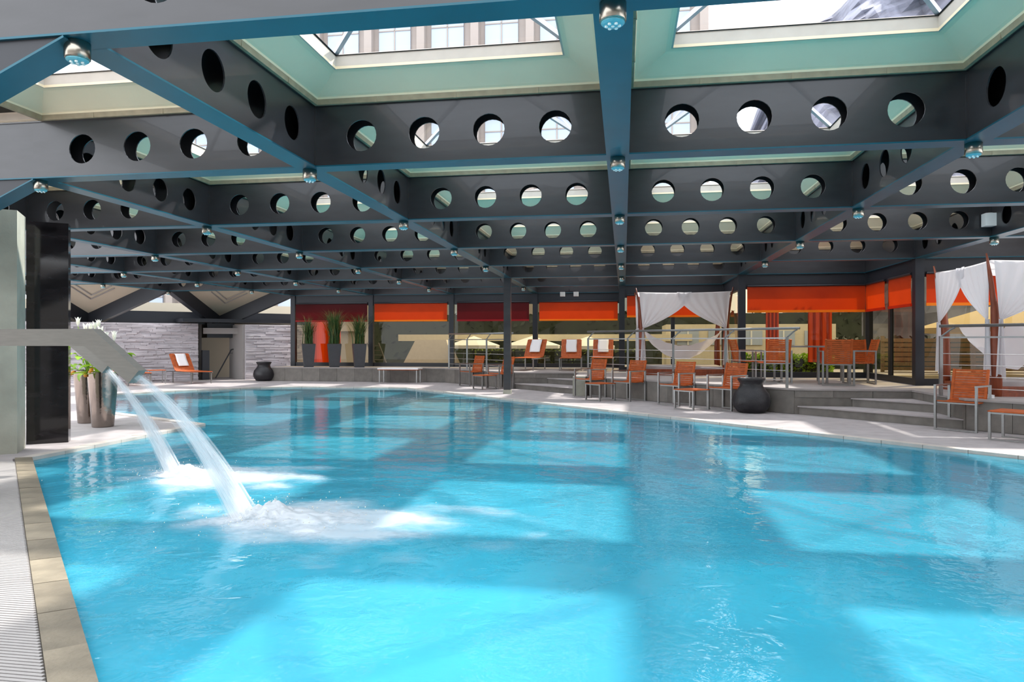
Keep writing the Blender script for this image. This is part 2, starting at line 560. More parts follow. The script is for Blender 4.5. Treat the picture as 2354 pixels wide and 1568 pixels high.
# basin
bs = MB()
n = len(POOL)
ZF = -1.35
for i in range(n):
    a = POOL[i]; b = POOL[(i + 1) % n]
    bs.quad((a[0], a[1], -0.11), (b[0], b[1], -0.11), (b[0], b[1], ZF), (a[0], a[1], ZF))
bs.prism(POOL, ZF - 0.05, ZF)
basin = struct(bs.build('wall_pool_basin', M['liner']))
wt = MB()
wt.prism(POOL, -0.03, -0.025)
wmesh = bpy.data.meshes.new('pool_water')
tr = tessellate_polygon([[Vector((x, y, 0)) for x, y in POOL]])
wmesh.from_pydata([(x, y, -0.025) for x, y in POOL], [], [tuple(t) for t in tr])
bmw = bmesh.new(); bmw.from_mesh(wmesh)
for f in bmw.faces:
    if f.normal.z < 0: f.normal_flip()
bmw.to_mesh(wmesh); bmw.free()
wmesh.materials.append(M['water'])
water = link('pool_water', wmesh)
tag(water, 'rippling turquoise water filling the large angular swimming pool', 'water', kind='stuff')

# ------------------------------------------------------------------ terrace
TZ = 0.455
TC = 16.2
TER = [(-11.6, 21.8), (-5.6, 21.8), (-3.0, 19.2), (-1.15, 19.2), (-1.15, 17.35), (3.0, 13.2), (4.95, 13.2), (4.95, 11.25), (12.0, 4.2), (12.0, 26), (-11.6, 26)]
ter = empty('floor_terrace'); struct(ter)
MB().prism(TER, 0.002, TZ - 0.03).build('terrace_core', M['stone'], ter)
# paving slabs on the terrace: clipped grid would be costly, slab sheet with an overhanging edge
TER_TOP = [(-11.6, 21.77), (-5.61, 21.77), (-3.01, 19.17), (-1.18, 19.17), (-1.18, 17.34), (2.99, 13.17), (4.92, 13.17), (4.92, 11.24), (12.0, 4.16), (12.0, 26), (-11.6, 26)]
MB().prism(TER_TOP, TZ - 0.03, TZ).build('terrace_paving', M['terrace'], ter)
def facing(p, q, z0, z1, w=0.6):
    """stone facing tiles on a riser between p and q, outward to the left-hand side"""
    p = Vector(p); q = Vector(q); d = (q - p); L = d.length; d.normalize()
    nrm = Vector((d.y, -d.x))
    n = max(1, round(L / w))
    for k in range(n):
        a = p + d * (L * k / n + 0.003); b = p + d * (L * (k + 1) / n - 0.003)
        c = (a + b) / 2; ang = math.atan2(d.y, d.x); th = 0.012 + random.uniform(0, 0.003)
        m = MB().box((0, 0, 0), ((b - a).length, th, z1 - z0 - 0.006))
        o = m.build('stone_tile', M['stone'], ter, loc=(c.x + nrm.x * th / 2, c.y + nrm.y * th / 2, (z0 + z1) / 2))
        o.rotation_euler = (0, 0, ang)
T = TER
facing(T[0], T[1], 0.004, TZ - 0.03)
facing(T[1], T[2], 0.004, TZ - 0.03)
facing(T[2], T[3], 0.30, TZ - 0.03)
facing(T[4], T[5], 0.004, TZ - 0.03)
facing(T[5], T[6], 0.30, TZ - 0.03)
facing(T[6], T[7], 0.004, TZ - 0.03, 0.5)
facing(T[7], T[8], 0.004, TZ - 0.03)
def steps(ax, ay, bx, by, name):
    """triangular flight between (ax,ay) - (bx,ay) - (bx,by)"""
    st = struct(empty(name))
    # level 1 : x+y >= TC+.1, level 2 : x+y >= TC+.95
    for z0, z1, s0 in ((0.002, 0.15, TC + 0.06), (0.15, 0.30, TC + 0.95)):
        poly = [(s0 - ay, ay), (bx, s0 - bx), (bx, ay)]
        MB().prism(poly, z0, z1 - 0.02).build('riser', M['stone'], st)
        poly2 = [(s0 - 0.02 * 1.4 - ay, ay), (bx, s0 - 0.02 * 1.4 - bx), (bx, ay)]
        MB().prism(poly2, z1 - 0.02, z1).build('tread', M['deck'], st)
    return st
steps(-3.0, 19.185, -1.165, 17.35, 'trim_3')
steps(3.0, 13.185, 4.935, 11.25, 'trim_4')
pier = MB().box((0, 0, 0.23), (0.30, 0.30, 0.455))
pr_ = tag(pier.build('stone_pier', M['concrete'], loc=(-1.05, 17.02, 0.0)), 'pale stone stub pier at the foot of the farther steps, behind the chairs', 'pier')

# ------------------------------------------------------------------ roof beams
HOLE_R = 0.14
HOLES = (-0.87, -0.29, 0.29, 0.87)
ZH = (ZB + ZT) / 2 - 0.01
def web(mb, half, y, t, holes=True):
    """plate in the xz plane centred on origin, thickness t about y"""
    bounds = [-half, -0.58, 0.0, 0.58, half]
    z0, z1 = ZB + 0.012, ZT
    if not holes:
        mb.span((-half, y - t / 2, z0), (half, y + t / 2, z1)); return
    NS = 24
    for k in range(4):
        xa, xb, cx = bounds[k], bounds[k + 1], HOLES[k]
        # outer ring points matched by angle (with corners)
        angs = [2 * PI * a / NS for a in range(NS)]
        outer = []
        for a in angs:
            dx, dz = math.cos(a), math.sin(a)
            tx = ((xb - cx) / dx) if dx > 1e-9 else ((xa - cx) / dx if dx < -1e-9 else 1e9)
            tz = ((z1 - ZH) / dz) if dz > 1e-9 else ((z0 - ZH) / dz if dz < -1e-9 else 1e9)
            tt = min(tx, tz)
            outer.append([cx + dx * tt, ZH + dz * tt])
        # snap the nearest ring point to every corner
        for X, Z in ((xa, z0), (xb, z0), (xb, z1), (xa, z1)):
            i = min(range(NS), key=lambda q: (outer[q][0] - X) ** 2 + (outer[q][1] - Z) ** 2)
            outer[i] = [X, Z]
        b = len(mb.v)
        for yy in (y - t / 2, y + t / 2):
            for a in angs: mb.v.append((cx + HOLE_R * math.cos(a), yy, ZH + HOLE_R * math.sin(a)))
            for p in outer: mb.v.append((p[0], yy, p[1]))
        for i in range(NS):
            j = (i + 1) % NS
            mb.f.append((b + i, b + NS + i, b + NS + j, b + j)[::-1])
            mb.f.append((b + 2 * NS + i, b + 3 * NS + i, b + 3 * NS + j, b + 2 * NS + j))
            mb.f.append((b + i, b + j, b + 2 * NS + j, b + 2 * NS + i)[::-1])
ceiling = struct(empty('ceiling'))
def beam_mesh(length, holes, corner):
    mb = MB(); h = length / 2
    for y in (-BW / 2 + 0.006, BW / 2 - 0.006):
        web(mb, h, y, 0.012, holes)
    mb.span((-h, -BW / 2 - 0.01, ZT - 0.012), (h, BW / 2 + 0.01, ZT))
    if corner:
        for x in (-h + 0.008, h - 0.008):
            for y in (-BW / 2 - 0.006, BW / 2 + 0.006):
                mb.box((x, y, (ZB + ZT) / 2), (0.016, 0.012, ZT - ZB - 0.03))
    return mb.mesh('beam', M['beam'])
row_me = {True: beam_mesh(S, True, False), False: beam_mesh(S, False, False)}
col_me = {True: beam_mesh(S - BW, True, True), False: beam_mesh(S - BW, False, True)}
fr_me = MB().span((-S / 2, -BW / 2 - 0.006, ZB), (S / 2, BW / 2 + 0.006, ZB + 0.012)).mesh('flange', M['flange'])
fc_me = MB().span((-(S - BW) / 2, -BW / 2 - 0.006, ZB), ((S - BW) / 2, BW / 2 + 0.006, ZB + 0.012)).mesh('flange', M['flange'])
def in_region(i, j):
    if i + j < -1 or j - i > 11: return False
    if j > 7: return False
    if i > 0 and j > 6: return False
    if i > 1 and j > 5: return False
    if i > 2 and j > 4: return False
    return i <= 4
def solid_row(i, j):
    return (j == 7) or (j == 6 and i >= 0) or (j == 5 and i >= 1) or (j == 4 and i >= 2)
def solid_col(i, j):
    return (i == 0 and j == 6) or (i == 1 and j == 5) or (i == 2 and j == 4)
JMIN, IMIN = -2, -7
def node_ok(i, j): return (in_region(i, j) and (j >= 0 or i >= 0)) or (j in (0, 1) and i + j >= -2 and i <= 4) or (JMIN <= j < 0 and 0 <= i <= 4)
for j in range(JMIN, 8):
    for i in range(IMIN, 5):
        if not node_ok(i, j): continue
        if node_ok(i + 1, j):
            b = link('beam', row_me[not solid_row(i, j)], ceiling, (nx(i) + S / 2, ny(j), 0))
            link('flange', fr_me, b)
        if node_ok(i, j + 1) and (i, j) != (-2, 0):
            b = link('beam', col_me[not solid_col(i, j)], ceiling, (nx(i), ny(j) + S / 2, 0), PI / 2)
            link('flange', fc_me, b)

# coffers with skylights
HC = S / 2 - BW / 2
def ring(mb, prof, flip=False, half=HC):
    b = len(mb.v)
    for ins, z in prof:
        r = half - ins
        for x, y in ((-r, -r), (r, -r), (r, r), (-r, r)): mb.v.append((x, y, z))
    for k in range(len(prof) - 1):
        for q in range(4):
            a = b + 4 * k + q; c = b + 4 * k + (q + 1) % 4
            mb.f.append((a, a + 4, c + 4, c))
cof = MB(); ring(cof, [(0.045, 3.462), (0.05, 3.478), (0.075, 3.487), (0.29, 3.595), (0.31, 3.60), (0.345, 3.602), (0.345, 3.63)])
coffer_me = cof.mesh('coffer', M['cream'])
rt = MB(); ring(rt, [(0.36, 3.715), (-0.12, 3.715)])
roof_me = rt.mesh('roof_deck', M['dark'])
tm = MB(); ring(tm, [(0.0, 3.415), (0.04, 3.415), (0.045, 3.462), (0.0, 3.466)])
for q in range(4):
    ang = q * PI / 2
    for t in (-0.72, 0.0, 0.72):
        r = HC - 0.036
        x, y = t, -r
        tm.box((x * math.cos(ang) - y * math.sin(ang), x * math.sin(ang) + y * math.cos(ang), 3.437), (0.02, 0.02, 0.05), ang)
trim_me = tm.mesh('timber_trim', M['trim'])
fm = MB(); ring(fm, [(0.345, 3.60), (0.32, 3.602), (0.32, 3.612), (0.345, 3.625), (0.35, 3.70), (0.335, 3.73), (0.25, 3.73)])
frame_me = fm.mesh('skylight_frame', M['frame'])
R = HC - 0.34
gm = MB()
APZ = 4.15
b = len(gm.v)
gm.v += [(-R, -R, 3.72), (R, -R, 3.72), (R, R, 3.72), (-R, R, 3.72), (0, 0, APZ)]
gm.f += [(0, 1, 4), (1, 2, 4), (2, 3, 4), (3, 0, 4)]
glass_me = gm.mesh('glass_pane', M['sky_glass'])
rm = MB()
for x, y in ((-R, -R), (R, -R), (R, R), (-R, R)):
    rm.bar((x, y, 3.735), (0, 0, APZ + 0.01), 0.035, 0.04)
for q in range(4):
    x0, y0 = ((-R, -R), (R, -R), (R, R), (-R, R))[q]; x1, y1 = ((R, -R), (R, R), (-R, R), (-R, -R))[q]
    mx, my = (x0 + x1) / 2, (y0 + y1) / 2
rib_me = rm.mesh('glazing_bars', M['rib'])
for j in range(JMIN, 7):
    for i in range(IMIN, 4):
        if not (node_ok(i, j) and node_ok(i + 1, j) and node_ok(i, j + 1) and node_ok(i + 1, j + 1)): continue
        c = (nx(i) + S / 2, ny(j) + S / 2, 0)
        cf = link('coffer', coffer_me, ceiling, c)
        link('timber_trim', trim_me, cf); link('skylight_frame', frame_me, cf)
        link('glass_pane', glass_me, cf); link('glazing_bars', rib_me, cf); link('roof_deck', roof_me, cf)

# folded-down edge of the roof on the left: sloping beams, edge beam, triangular panels
ZL = 1.72
def arm(a, b, name='sloping_beam'):
    a = Vector(a); b = Vector(b)
    d = (b - a); dh = Vector((d.x, d.y, 0)).normalized(); side = Vector((-dh.y, dh.x, 0))
    H = ZT - ZB
    mb = MB()
    n0 = len(mb.v)
    for p in (a, b):
        for sx, h in ((-1, 0), (1, 0), (1, H), (-1, H)):
            mb.v.append(tuple(p + side * sx * (BW / 2 - 0.014) + Vector((0, 0, h))))
    for f in ((0, 1, 2, 3), (7, 6, 5, 4), (4, 5, 1, 0), (5, 6, 2, 1), (6, 7, 3, 2), (7, 4, 0, 3)):
        mb.f.append(tuple(n0 + i for i in f))
    o = mb.build(name, M['charcoal'], ceiling)
    m2 = MB(); m2.bar(a - Vector((0, 0, 0.006)), b - Vector((0, 0, 0.006)), BW + 0.012, 0.012)
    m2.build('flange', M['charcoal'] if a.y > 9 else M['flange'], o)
def N(i, j, z=ZB): return (nx(i), ny(j), z)
folds = [((-5, 7), (-5, 6), (-4, 7)), ((-6, 6), (-6, 5), (-5, 6))]
for B, A1, A2 in folds:
    arm(N(*A1), N(*B, ZL)); arm(N(*A2), N(*B, ZL))
    # beige coffer panel between the arms
    p0, p1, p2 = Vector(N(*A1, ZB + 0.42)), Vector(N(*A2, ZB + 0.42)), Vector(N(*B, ZL + 0.42))
    c = (p0 + p1 + p2) / 3
    mb = MB(); n0 = 0
    for dz in (0, 0.05):
        for p in (p0, p1, p2): mb.v.append((p.x, p.y, p.z + dz))
    mb.f += [(0, 1, 2), (5, 4, 3), (0, 3, 4, 1), (1, 4, 5, 2), (2, 5, 3, 0)]
    pn = mb.build('folded_panel', M['beige'], ceiling)
    for k in (0.42, 0.52):
        q = p2.lerp(c, k)
        u = (p0 - p2); v = (p1 - p2)
        apex = p2 + (u + v) * 0.5 * k
        e1 = apex + u * (1 - k) * 0.5; e2 = apex + v * (1 - k) * 0.5
        dz = Vector((0, 0, -0.02))
        t = MB().bar(apex + dz, e1 + dz, 0.035, 0.02).bar(apex + dz, e2 + dz, 0.035, 0.02)
        t.build('panel_moulding', M['wall_pale'], pn)
arm(N(-1, 0), N(-2, 0, 1.62)); arm(N(-2, 1), N(-3, 1, 1.62)); arm(N(-5, 7), N(-5, 7, 1.0)) if False else None
# edge beam between the lowered nodes and further left / right
e = MB()
P1 = Vector(N(-7, 5, 0)); P2 = Vector(N(-5, 7, 0)); P3 = Vector((-11.3, 25.75, 0))
for a, b_ in ((P1, P2),):
    e.bar(a + Vector((0, 0, 2.10)), b_ + Vector((0, 0, 2.10)), 0.2, 0.42)
e.build('edge_beam', M['charcoal'], ceiling)
e = MB(); e.bar(P2 + Vector((0, 0, 2.12)), Vector((-11.3, 25.68, 2.12)), 0.2, 0.40)
e.build('edge_beam', M['charcoal'], ceiling)
arm(N(-4, 7), (-11.4, 25.4, ZL)) if False else None
# triangular clerestory panes
def tri_pane(a, b_, c_):
    mb = MB(); mb.v += [a, b_, c_]; mb.f.append((0, 1, 2)); return mb
w = struct(empty('window_1'))
tri_pane(N(-5, 6, ZB + 0.3), N(-6, 6, ZL + 0.55), N(-5, 7, ZL + 0.55)).build('glass_pane', M['sky_glass'], w)

# ------------------------------------------------------------------ downlights
lamp = empty('downlight')
hb = MB().lathe([(0.060, 0.0), (0.063, -0.002), (0.063, -0.085), (0.058, -0.09)], 24); 
h_me = hb.mesh('housing', M['chrome']); 
l_me = MB().lathe([(0.054, -0.088), (0.055, -0.096), (0.045, -0.104), (0.02, -0.108)], 20).mesh('lens', M['lens'])
lb = MB()
for k in range(7):
    a = k * 2 * PI / 6; r = 0.03 if k < 6 else 0
    lb.lathe([(0.008, -0.104), (0.008, -0.112), (0.003, -0.114)], 8, (r * math.cos(a), r * math.sin(a), 0))
led_me = lb.mesh('led_cluster', M['led'])
for p in h_me.polygons: p.use_smooth = len(p.vertices) == 4
link('housing', h_me, lamp); ln = link('lens', l_me, lamp); link('led_cluster', led_me, ln)
ordn = ['nearest', 'second', 'third', 'fourth', 'fifth', 'sixth', 'seventh', 'eighth']
seen = {}
spots = []
vis = {0: (-1, 0), 1: (-2, 1), 2: (-2, 1), 3: (-3, 2), 4: (-4, 1), 5: (-5, 0), 6: (-5, -1)}
first = True
for j, (a, b_) in vis.items():
    for k, i in enumerate(range(a, b_ + 1)):
        o = lamp if first else copy_tree(lamp)
        first = False
        o.location = (nx(i), ny(j), ZB)
        nth = ['leftmost', 'second from left', 'third from left', 'fourth from left', 'fifth from left', 'sixth from left'][k]
        tag(o, '%s chrome downlight under the %s beam row' % (nth, ordn[j]), 'downlight', 'chrome downlights at the beam crossings')

# ------------------------------------------------------------------ steel column
cl = empty('steel_column', (nx(-1), ny(5), 0))
MB().box((0, 0, (ZB + 0.10) / 2), (0.17, 0.17, ZB - 0.10)).build('shaft', M['beam'], cl)
MB().box((0, 0, 0.05), (0.19, 0.19, 0.10)).build('plinth', M['concrete'], cl)
tag(cl, 'slim blue-grey square steel column standing on the far pool deck', 'column')

# ------------------------------------------------------------------ facade
wcount = [1]
post_seen = set()
ZW = 2.576       # window head
def facade(p, q, panes=1, post=True, blind=None, blind_label=None, bz=1.97, door=False, inset=0.08, bsp=(0.05, 0.95)):
    p = Vector(p); q = Vector(q); d = q - p; L = d.length; d.normalize(); ang = math.atan2(d.y, d.x)
    wcount[0] += 1
    w = struct(empty('window_%d' % wcount[0], (p.x, p.y, 0), ang))
    MB().span((0, -0.03, ZW), (L, 0.05, ZB)).build('head_panel', M['charcoal'], w)
    MB().span((0.08, -0.04, TZ), (L - 0.08, 0.04, TZ + 0.13)).build('bottom_rail', M['charcoal'], w)
    MB().span((0.08, -0.04, ZW - 0.05), (L - 0.08, 0.04, ZW)).build('top_rail', M['charcoal'], w)
    for x, pt in ((0.0, p), (L, q)):
        key = (round(pt.x, 1), round(pt.y, 1))
        if key in post_seen: continue
        post_seen.add(key)
        MB().box((x, 0, (TZ + ZB) / 2), (0.16, 0.16, ZB - TZ - 0.002)).build('post', M['charcoal'], w)
    for k in range(1, panes):
        MB().box((L * k / panes, 0, (TZ + ZW) / 2), (0.11, 0.07, ZW - TZ)).build('mullion', M['charcoal'], w)
    for k in range(panes):
        x0 = L * k / panes + 0.06; x1 = L * (k + 1) / panes - 0.06
        MB().quad((x0, 0, TZ + 0.12), (x1, 0, TZ + 0.12), (x1, 0, ZW - 0.04), (x0, 0, ZW - 0.04)).build('glass_pane', M['window'], w)
    if blind:
        bm_, hm_ = (M['orange'], M['hem']) if blind == 'orange' else (M['crimson'], M['hem_red'])
        if blind == 'deep': bm_, hm_ = M['orange'], M['orange']
        for k in range(panes if door else 1):
            n_ = panes if door else 1
            x0 = L * (k + bsp[0]) / n_; x1 = L * (k + bsp[1]) / n_
            bl = empty('roller_blind', (p.x + d.y * 0.0, p.y, 0), ang)
            yb = -inset
            def fn(u, v, x0=x0, x1=x1): return (x0 + (x1 - x0) * u, yb - 0.008 * math.sin(v * PI), bz + 0.05 + (ZW + 0.01 - bz - 0.05) * v)
            MB().grid(fn, 6, 6).build('fabric', bm_, bl, smooth=True)
            MB().span((x0, yb - 0.02, bz), (x1, yb + 0.012, bz + 0.055)).build('hem_bar', hm_, bl)
            MB().tube([(x0, yb, ZW + 0.02), (x1, yb, ZW + 0.02)], 0.025, 10).build('roller', M['charcoal'], bl)
            lab = blind_label[k] if isinstance(blind_label, (list, tuple)) else blind_label
            tag(bl, lab, 'blind', 'coloured roller blinds on the glass front')
    return w
def P(i, j): return (nx(i), ny(j))
facade(P(-4, 7), P(-3, 7), 1, blind='crimson', blind_label='dark red roller blind above the grasses, leftmost of the blinds', bsp=(0.04, 0.96))
facade(P(-3, 7), P(-2, 7), 1, blind='orange', blind_label='orange roller blind in the bay just right of the three grass planters', bsp=(0.05, 0.95))
facade(P(-2, 7), P(-1, 7), 1, blind='crimson', blind_label='crimson roller blind crossed by the slim steel column', bsp=(0.07, 0.93))
facade(P(-1, 7), P(0, 7), 1, blind='orange', blind_label='orange roller blind between the steel column and the farther draped daybed', bsp=(0.05, 0.95))
facade(P(0, 7), P(0, 6), 1)
facade(P(0, 6), P(1, 6), 2, blind='orange', blind_label='orange roller blind half hidden behind the farther draped daybed')
facade(P(1, 6), P(1, 5), 1)
facade(P(1, 5), P(2, 5), 1, blind='orange', blind_label='wide orange roller blind with yellow hem above the dining table', bsp=(0.04, 0.97))
facade(P(2, 5), P(2, 4), 2, blind='deep', door=True, blind_label=['deep orange roller blind on the farther leaf of the glass doors', 'deep orange roller blind on the nearer leaf of the glass doors'], bsp=(0.08, 0.92))
facade(P(2, 4), P(3, 4), 1, blind='orange', blind_label='orange roller blind behind the nearer draped daybed at right', bsp=(0.04, 0.96))
facade(P(3, 4), P(4, 4), 1)

# ------------------------------------------------------------------ left side: stone walls, niche
def ledge_wall(name, p, q, z1):
    p = Vector(p); q = Vector(q); d = q - p; L = d.length; ang = math.atan2(d.y, d.x)
    w = struct(empty(name, (p.x, p.y, 0), ang))
    MB().span((0, 0.0, 0), (L, 0.25, z1)).build('wall_core', M['white_stone'], w)
    mb = MB(); z = 0.0
    rnd = random.Random(3)
    while z < z1 - 0.02:
        h = rnd.uniform(0.035, 0.07); h = min(h, z1 - z); x = 0
        while x < L - 0.02:
            l = min(rnd.uniform(0.2, 0.7), L - x)
            mb.span((x + 0.003, -rnd.uniform(0.005, 0.07), z + 0.003), (x + l - 0.003, 0.005, z + h - 0.003))
            x += l
        z += h
    o = mb.build('ledge_stones', M['white_stone'], w); o['kind'] = 'stuff'
    return w
ledge_wall('wall_left', (-18.5, 17.55), (-14.15, 21.85), 1.90)
ledge_wall('wall_right', (-12.75, 22.40), (-11.35, 23.85), 1.88)
nc = struct(empty('wall_niche'))
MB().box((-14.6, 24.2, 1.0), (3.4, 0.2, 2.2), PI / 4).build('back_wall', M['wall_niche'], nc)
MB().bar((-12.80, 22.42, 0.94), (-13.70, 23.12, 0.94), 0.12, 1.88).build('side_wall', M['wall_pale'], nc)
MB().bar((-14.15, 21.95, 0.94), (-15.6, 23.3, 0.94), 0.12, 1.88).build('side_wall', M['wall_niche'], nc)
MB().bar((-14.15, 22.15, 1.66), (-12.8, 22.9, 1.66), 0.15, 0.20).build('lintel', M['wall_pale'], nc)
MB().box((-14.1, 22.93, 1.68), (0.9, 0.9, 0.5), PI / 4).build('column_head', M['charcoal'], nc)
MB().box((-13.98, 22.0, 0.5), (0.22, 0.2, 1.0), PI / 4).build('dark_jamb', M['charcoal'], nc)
MB().box((-13.9, 23.6, 2.0), (4.0, 3.2, 0.12), PI / 4).build('niche_sun_cover', M['charcoal'], nc)  # lid added to keep sunlight out of the niche
hr = empty('handrail', (-13.85, 22.45, 0))
MB().tube([(0.0, -0.05, 0.04), (0.35, 0.35, 1.02), (0.42, 0.43, 1.04)], 0.022, 8).build('rail', M['charcoal'], hr)
MB().bar((0.3, 0.3, 0.9), (0.42, 0.30, 0.9), 0.02).build('bracket', M['charcoal'], hr)
tag(hr, 'dark sloping handrail inside the niche between the white stone walls', 'handrail')

# pillars by the spouts
pl = MB().span((0, 0, 0), (2.2, 0.5, 2.80))
o = pl.build('concrete_pillar', M['concrete'], loc=(-6.89 - 2.2 * math.cos(0.6), 7.14 - 2.2 * math.sin(0.6), 0)); o.rotation_euler = (0, 0, 0.6)
tag(o, 'pale concrete wall pillar cut by the left picture edge', 'pillar')
bs_ = MB().box((-0.225, 0.12, 1.40), (0.45, 0.24, 2.80))
o = bs_.build('black_stone_slab', M['black_stone'], loc=(-7.02, 8.05, 0)); o.rotation_euler = (0, 0, 0.61)
tag(o, 'tall polished black stone slab beside the concrete pillar', 'slab')

# ------------------------------------------------------------------ waterspouts
def spout(y, xtip, label, post_label):
    """flat stainless blade: level run then a bend down; tip at xtip"""
    ZC = 1.32; th = 0.13; wd = 0.09
    sp = empty('waterspout', (xtip - 1.75, y, 0))
    x1 = 1.75
    prof = [(-0.10, ZC + th / 2), (x1 - 0.36, ZC + th / 2), (x1 + 0.03, ZC - 0.25), (x1 - 0.054, ZC - 0.345), (x1 - 0.43, ZC - th / 2), (-0.10, ZC - th / 2)]
    mb = MB()
    for yy in (-wd / 2, wd / 2):
        for x, z in prof: mb.v.append((x, yy, z))
    k = len(prof)
    mb.f.append(tuple(range(k - 1, -1, -1))[::-1]); mb.f.append(tuple(range(k, 2 * k))[::-1])
    for a in range(k):
        b_ = (a + 1) % k
        mb.f.append((a, a + k, b_ + k, b_))
    o = mb.build('blade', M['blade'], sp)
    MB().span((-0.28, -0.2, 0), (0.05, 0.2, ZC + th / 2 + 0.05)).build('post', M['steel'], sp)
    MB().span((-0.34, -0.26, 0), (0.11, 0.26, 0.02)).build('base_plate', M['steel'], sp)
    tag(sp, label, 'waterspout', 'steel waterspouts')
    return sp
SP1Y, SP2Y = 4.84, 6.35
spout(SP1Y, -3.62, 'nearer brushed steel blade waterspout bending down over the pool', '')
spout(SP2Y, -5.07, 'farther steel blade waterspout, mostly behind the nearer one', '')

def set_dens(me, vals):
    a = me.attributes.new('dens', 'FLOAT', 'POINT')
    a.data.foreach_set('value', vals)
def jet(y, x0, z0, x1, label, wid, seed, a1=0.71, b1=0.64):
    rnd = random.Random(seed)
    NU, NV = 40, 16
    mb = MB(); dens = []; uvs = []
    for layer in range(3):
        b = len(mb.v)
        for i in range(NU + 1):
            t = i / NU
            dx = (x1 - x0) * t
            x = x0 + dx
            fall = a1 * (x1 - x0) + b1 * (x1 - x0) ** 2
            z = z0 - (a1 * dx + b1 * dx * dx) * (z0 + 0.03) / fall
            wdt = wid * (0.22 + 0.9 * t - 0.12 * t * t)
            for j in range(NV + 1):
                v = j / NV * 2 - 1
                bow = (1 - v * v) * 0.04
                off = (layer - 1) * (0.012 + 0.03 * t)
                nn = 0.008 * math.sin(v * 9 + layer * 2 + t * 6) * (1 + t)
                mb.v.append((x + bow * 0.5 + off + nn, y + v * wdt / 2 + 0.01 * t * math.sin(layer * 3), z + bow * 0.4 + off * 0.3))
                dens.append((0.95 - 0.25 * v * v) * (0.6 if layer != 1 else 0.9) * (0.75 + 0.45 * t))
                uvs.append((j / NV + layer * 0.37, t + layer * 0.21))
        for i in range(NU):
            for j in range(NV):
                a = b + i * (NV + 1) + j
                mb.f.append((a, a + NV + 1, a + NV + 2, a + 1))
    me = mb.mesh('water_jet', M['jet'], True)
    set_dens(me, dens)
    uvl = me.uv_layers.new(name='UVMap')
    for lp in me.loops: uvl.data[lp.index].uv = uvs[lp.vertex_index]
    o = link('water_jet', me)
    tag(o, label, 'water')
    o['kind'] = 'stuff'
    return o
jet(SP1Y, -3.66, 1.03, -2.74, 'nearer white sheet of water falling from the spout into the pool', 0.28, 1)
jet(SP2Y, -5.13, 1.02, -4.36, 'farther thin sheet of water falling from the rear spout', 0.20, 2, 0.86, 0.60)

def splash(x, y, r, h, label, seed, nd, n=72):
    rnd = random.Random(seed)
    mb = MB(); dens = []; uvs = []
    from mathutils import noise as nz
    def add_layer(zk, rr, dk):
        b = len(mb.v)
        for i in range(n + 1):
            for j in range(n + 1):
                u = (i / n * 2 - 1); v = (j / n * 2 - 1)
                d = math.hypot(u, v)
                q = nz.noise(Vector((u * 4 + seed, v * 4, zk * 3)))
                q2 = nz.noise(Vector((u * 11 + seed, v * 11, zk * 5)))
                hh = h * zk * math.exp(-(d / 0.42) ** 2) * (1 + 0.5 * q + 0.4 * q2) + 0.012 * (q2 + 0.3)
                mb.v.append((x + u * rr * 1.5 + 0.42 * rr * (1.2 - zk), y + v * rr, max(-0.02, -0.018 + hh)))
                dens.append(max(0.0, min(1.0, dk * (math.exp(-(d / 0.55) ** 2) * 1.25 - 0.12 + 0.55 * q * (1 if d > 0.25 else 0.3)))) if d < 0.98 else 0.0)
                uvs.append((u * 2 + zk, v * 2))
        for i in range(n):
            for j in range(n):
                a = b + i * (n + 1) + j
                mb.f.append((a, a + n + 1, a + n + 2, a + 1))
    add_layer(0.10, r * 1.5, 1.0); add_layer(0.5, r * 0.9, 1.0); add_layer(1.0, r * 0.5, 1.0)
    me = mb.mesh('splash_foam', M['foam'], True)
    set_dens(me, dens)
    uvl = me.uv_layers.new(name='UVMap')
    for lp in me.loops: uvl.data[lp.index].uv = uvs[lp.vertex_index]
    root = empty('splash', (0, 0, 0))
    o = link('foam', me, root); o['kind'] = 'stuff'
    dm = MB()
    for k in range(nd):
        a = rnd.uniform(0, 2 * PI); rr = abs(rnd.gauss(0, 0.55)) * r
        zz = abs(rnd.gauss(0, 0.5)) * h * 0.9 * math.exp(-(rr / r) ** 2)
        s = rnd.uniform(0.002, 0.005)
        dm.lathe([(s * 0.6, -s), (s, 0), (s * 0.6, s)], 5, (x + math.cos(a) * rr * 1.2, y + math.sin(a) * rr, zz))
    o = dm.build('droplets', M['petal'], root, smooth=True); o['kind'] = 'stuff'
    tag(root, label, 'splash')
splash(-2.60, SP1Y, 0.72, 0.11, 'large white splash where the nearer water sheet hits the pool', 5, 260)
splash(-4.28, SP2Y, 0.65, 0.08, 'smaller white splash under the farther water sheet', 9, 160)

# ------------------------------------------------------------------ vases with leafy plants
def vase(x, y, h, rt, rb, label, group=None):
    v = empty('tall_metal_vase', (x, y, 0))
    o = MB().lathe([(rb * 0.95, 0.0), (rb, 0.01), (rt, h - 0.01), (rt, h), (rt - 0.012, h), (rt - 0.02, h - 0.06)], 40).build('body', M['copper'], v)
    smooth_angle(o, 30)
    MB().lathe([(rt - 0.02, h - 0.07), (rt - 0.02, h - 0.05), (0.01, h - 0.045)], 24).build('soil', M['bark'], v)
    tag(v, label, 'vase', group)
    return v
def leaf_mesh(length, width, droop, mt, name='leaf'):
    NU = 7
    def fn(u, v):
        t = u; w = width * math.sin(PI * min(1, t * 1.02)) ** 0.7 * (1 - 0.3 * t)
        x = (v - 0.5) * w
        return (x, length * t * math.cos(droop * t), length * t * math.sin(0.9 - droop * t * 1.6) * 0.6 + abs(x) * 0.35)
    return MB().grid(fn, NU, 4).mesh(name, mt, True)
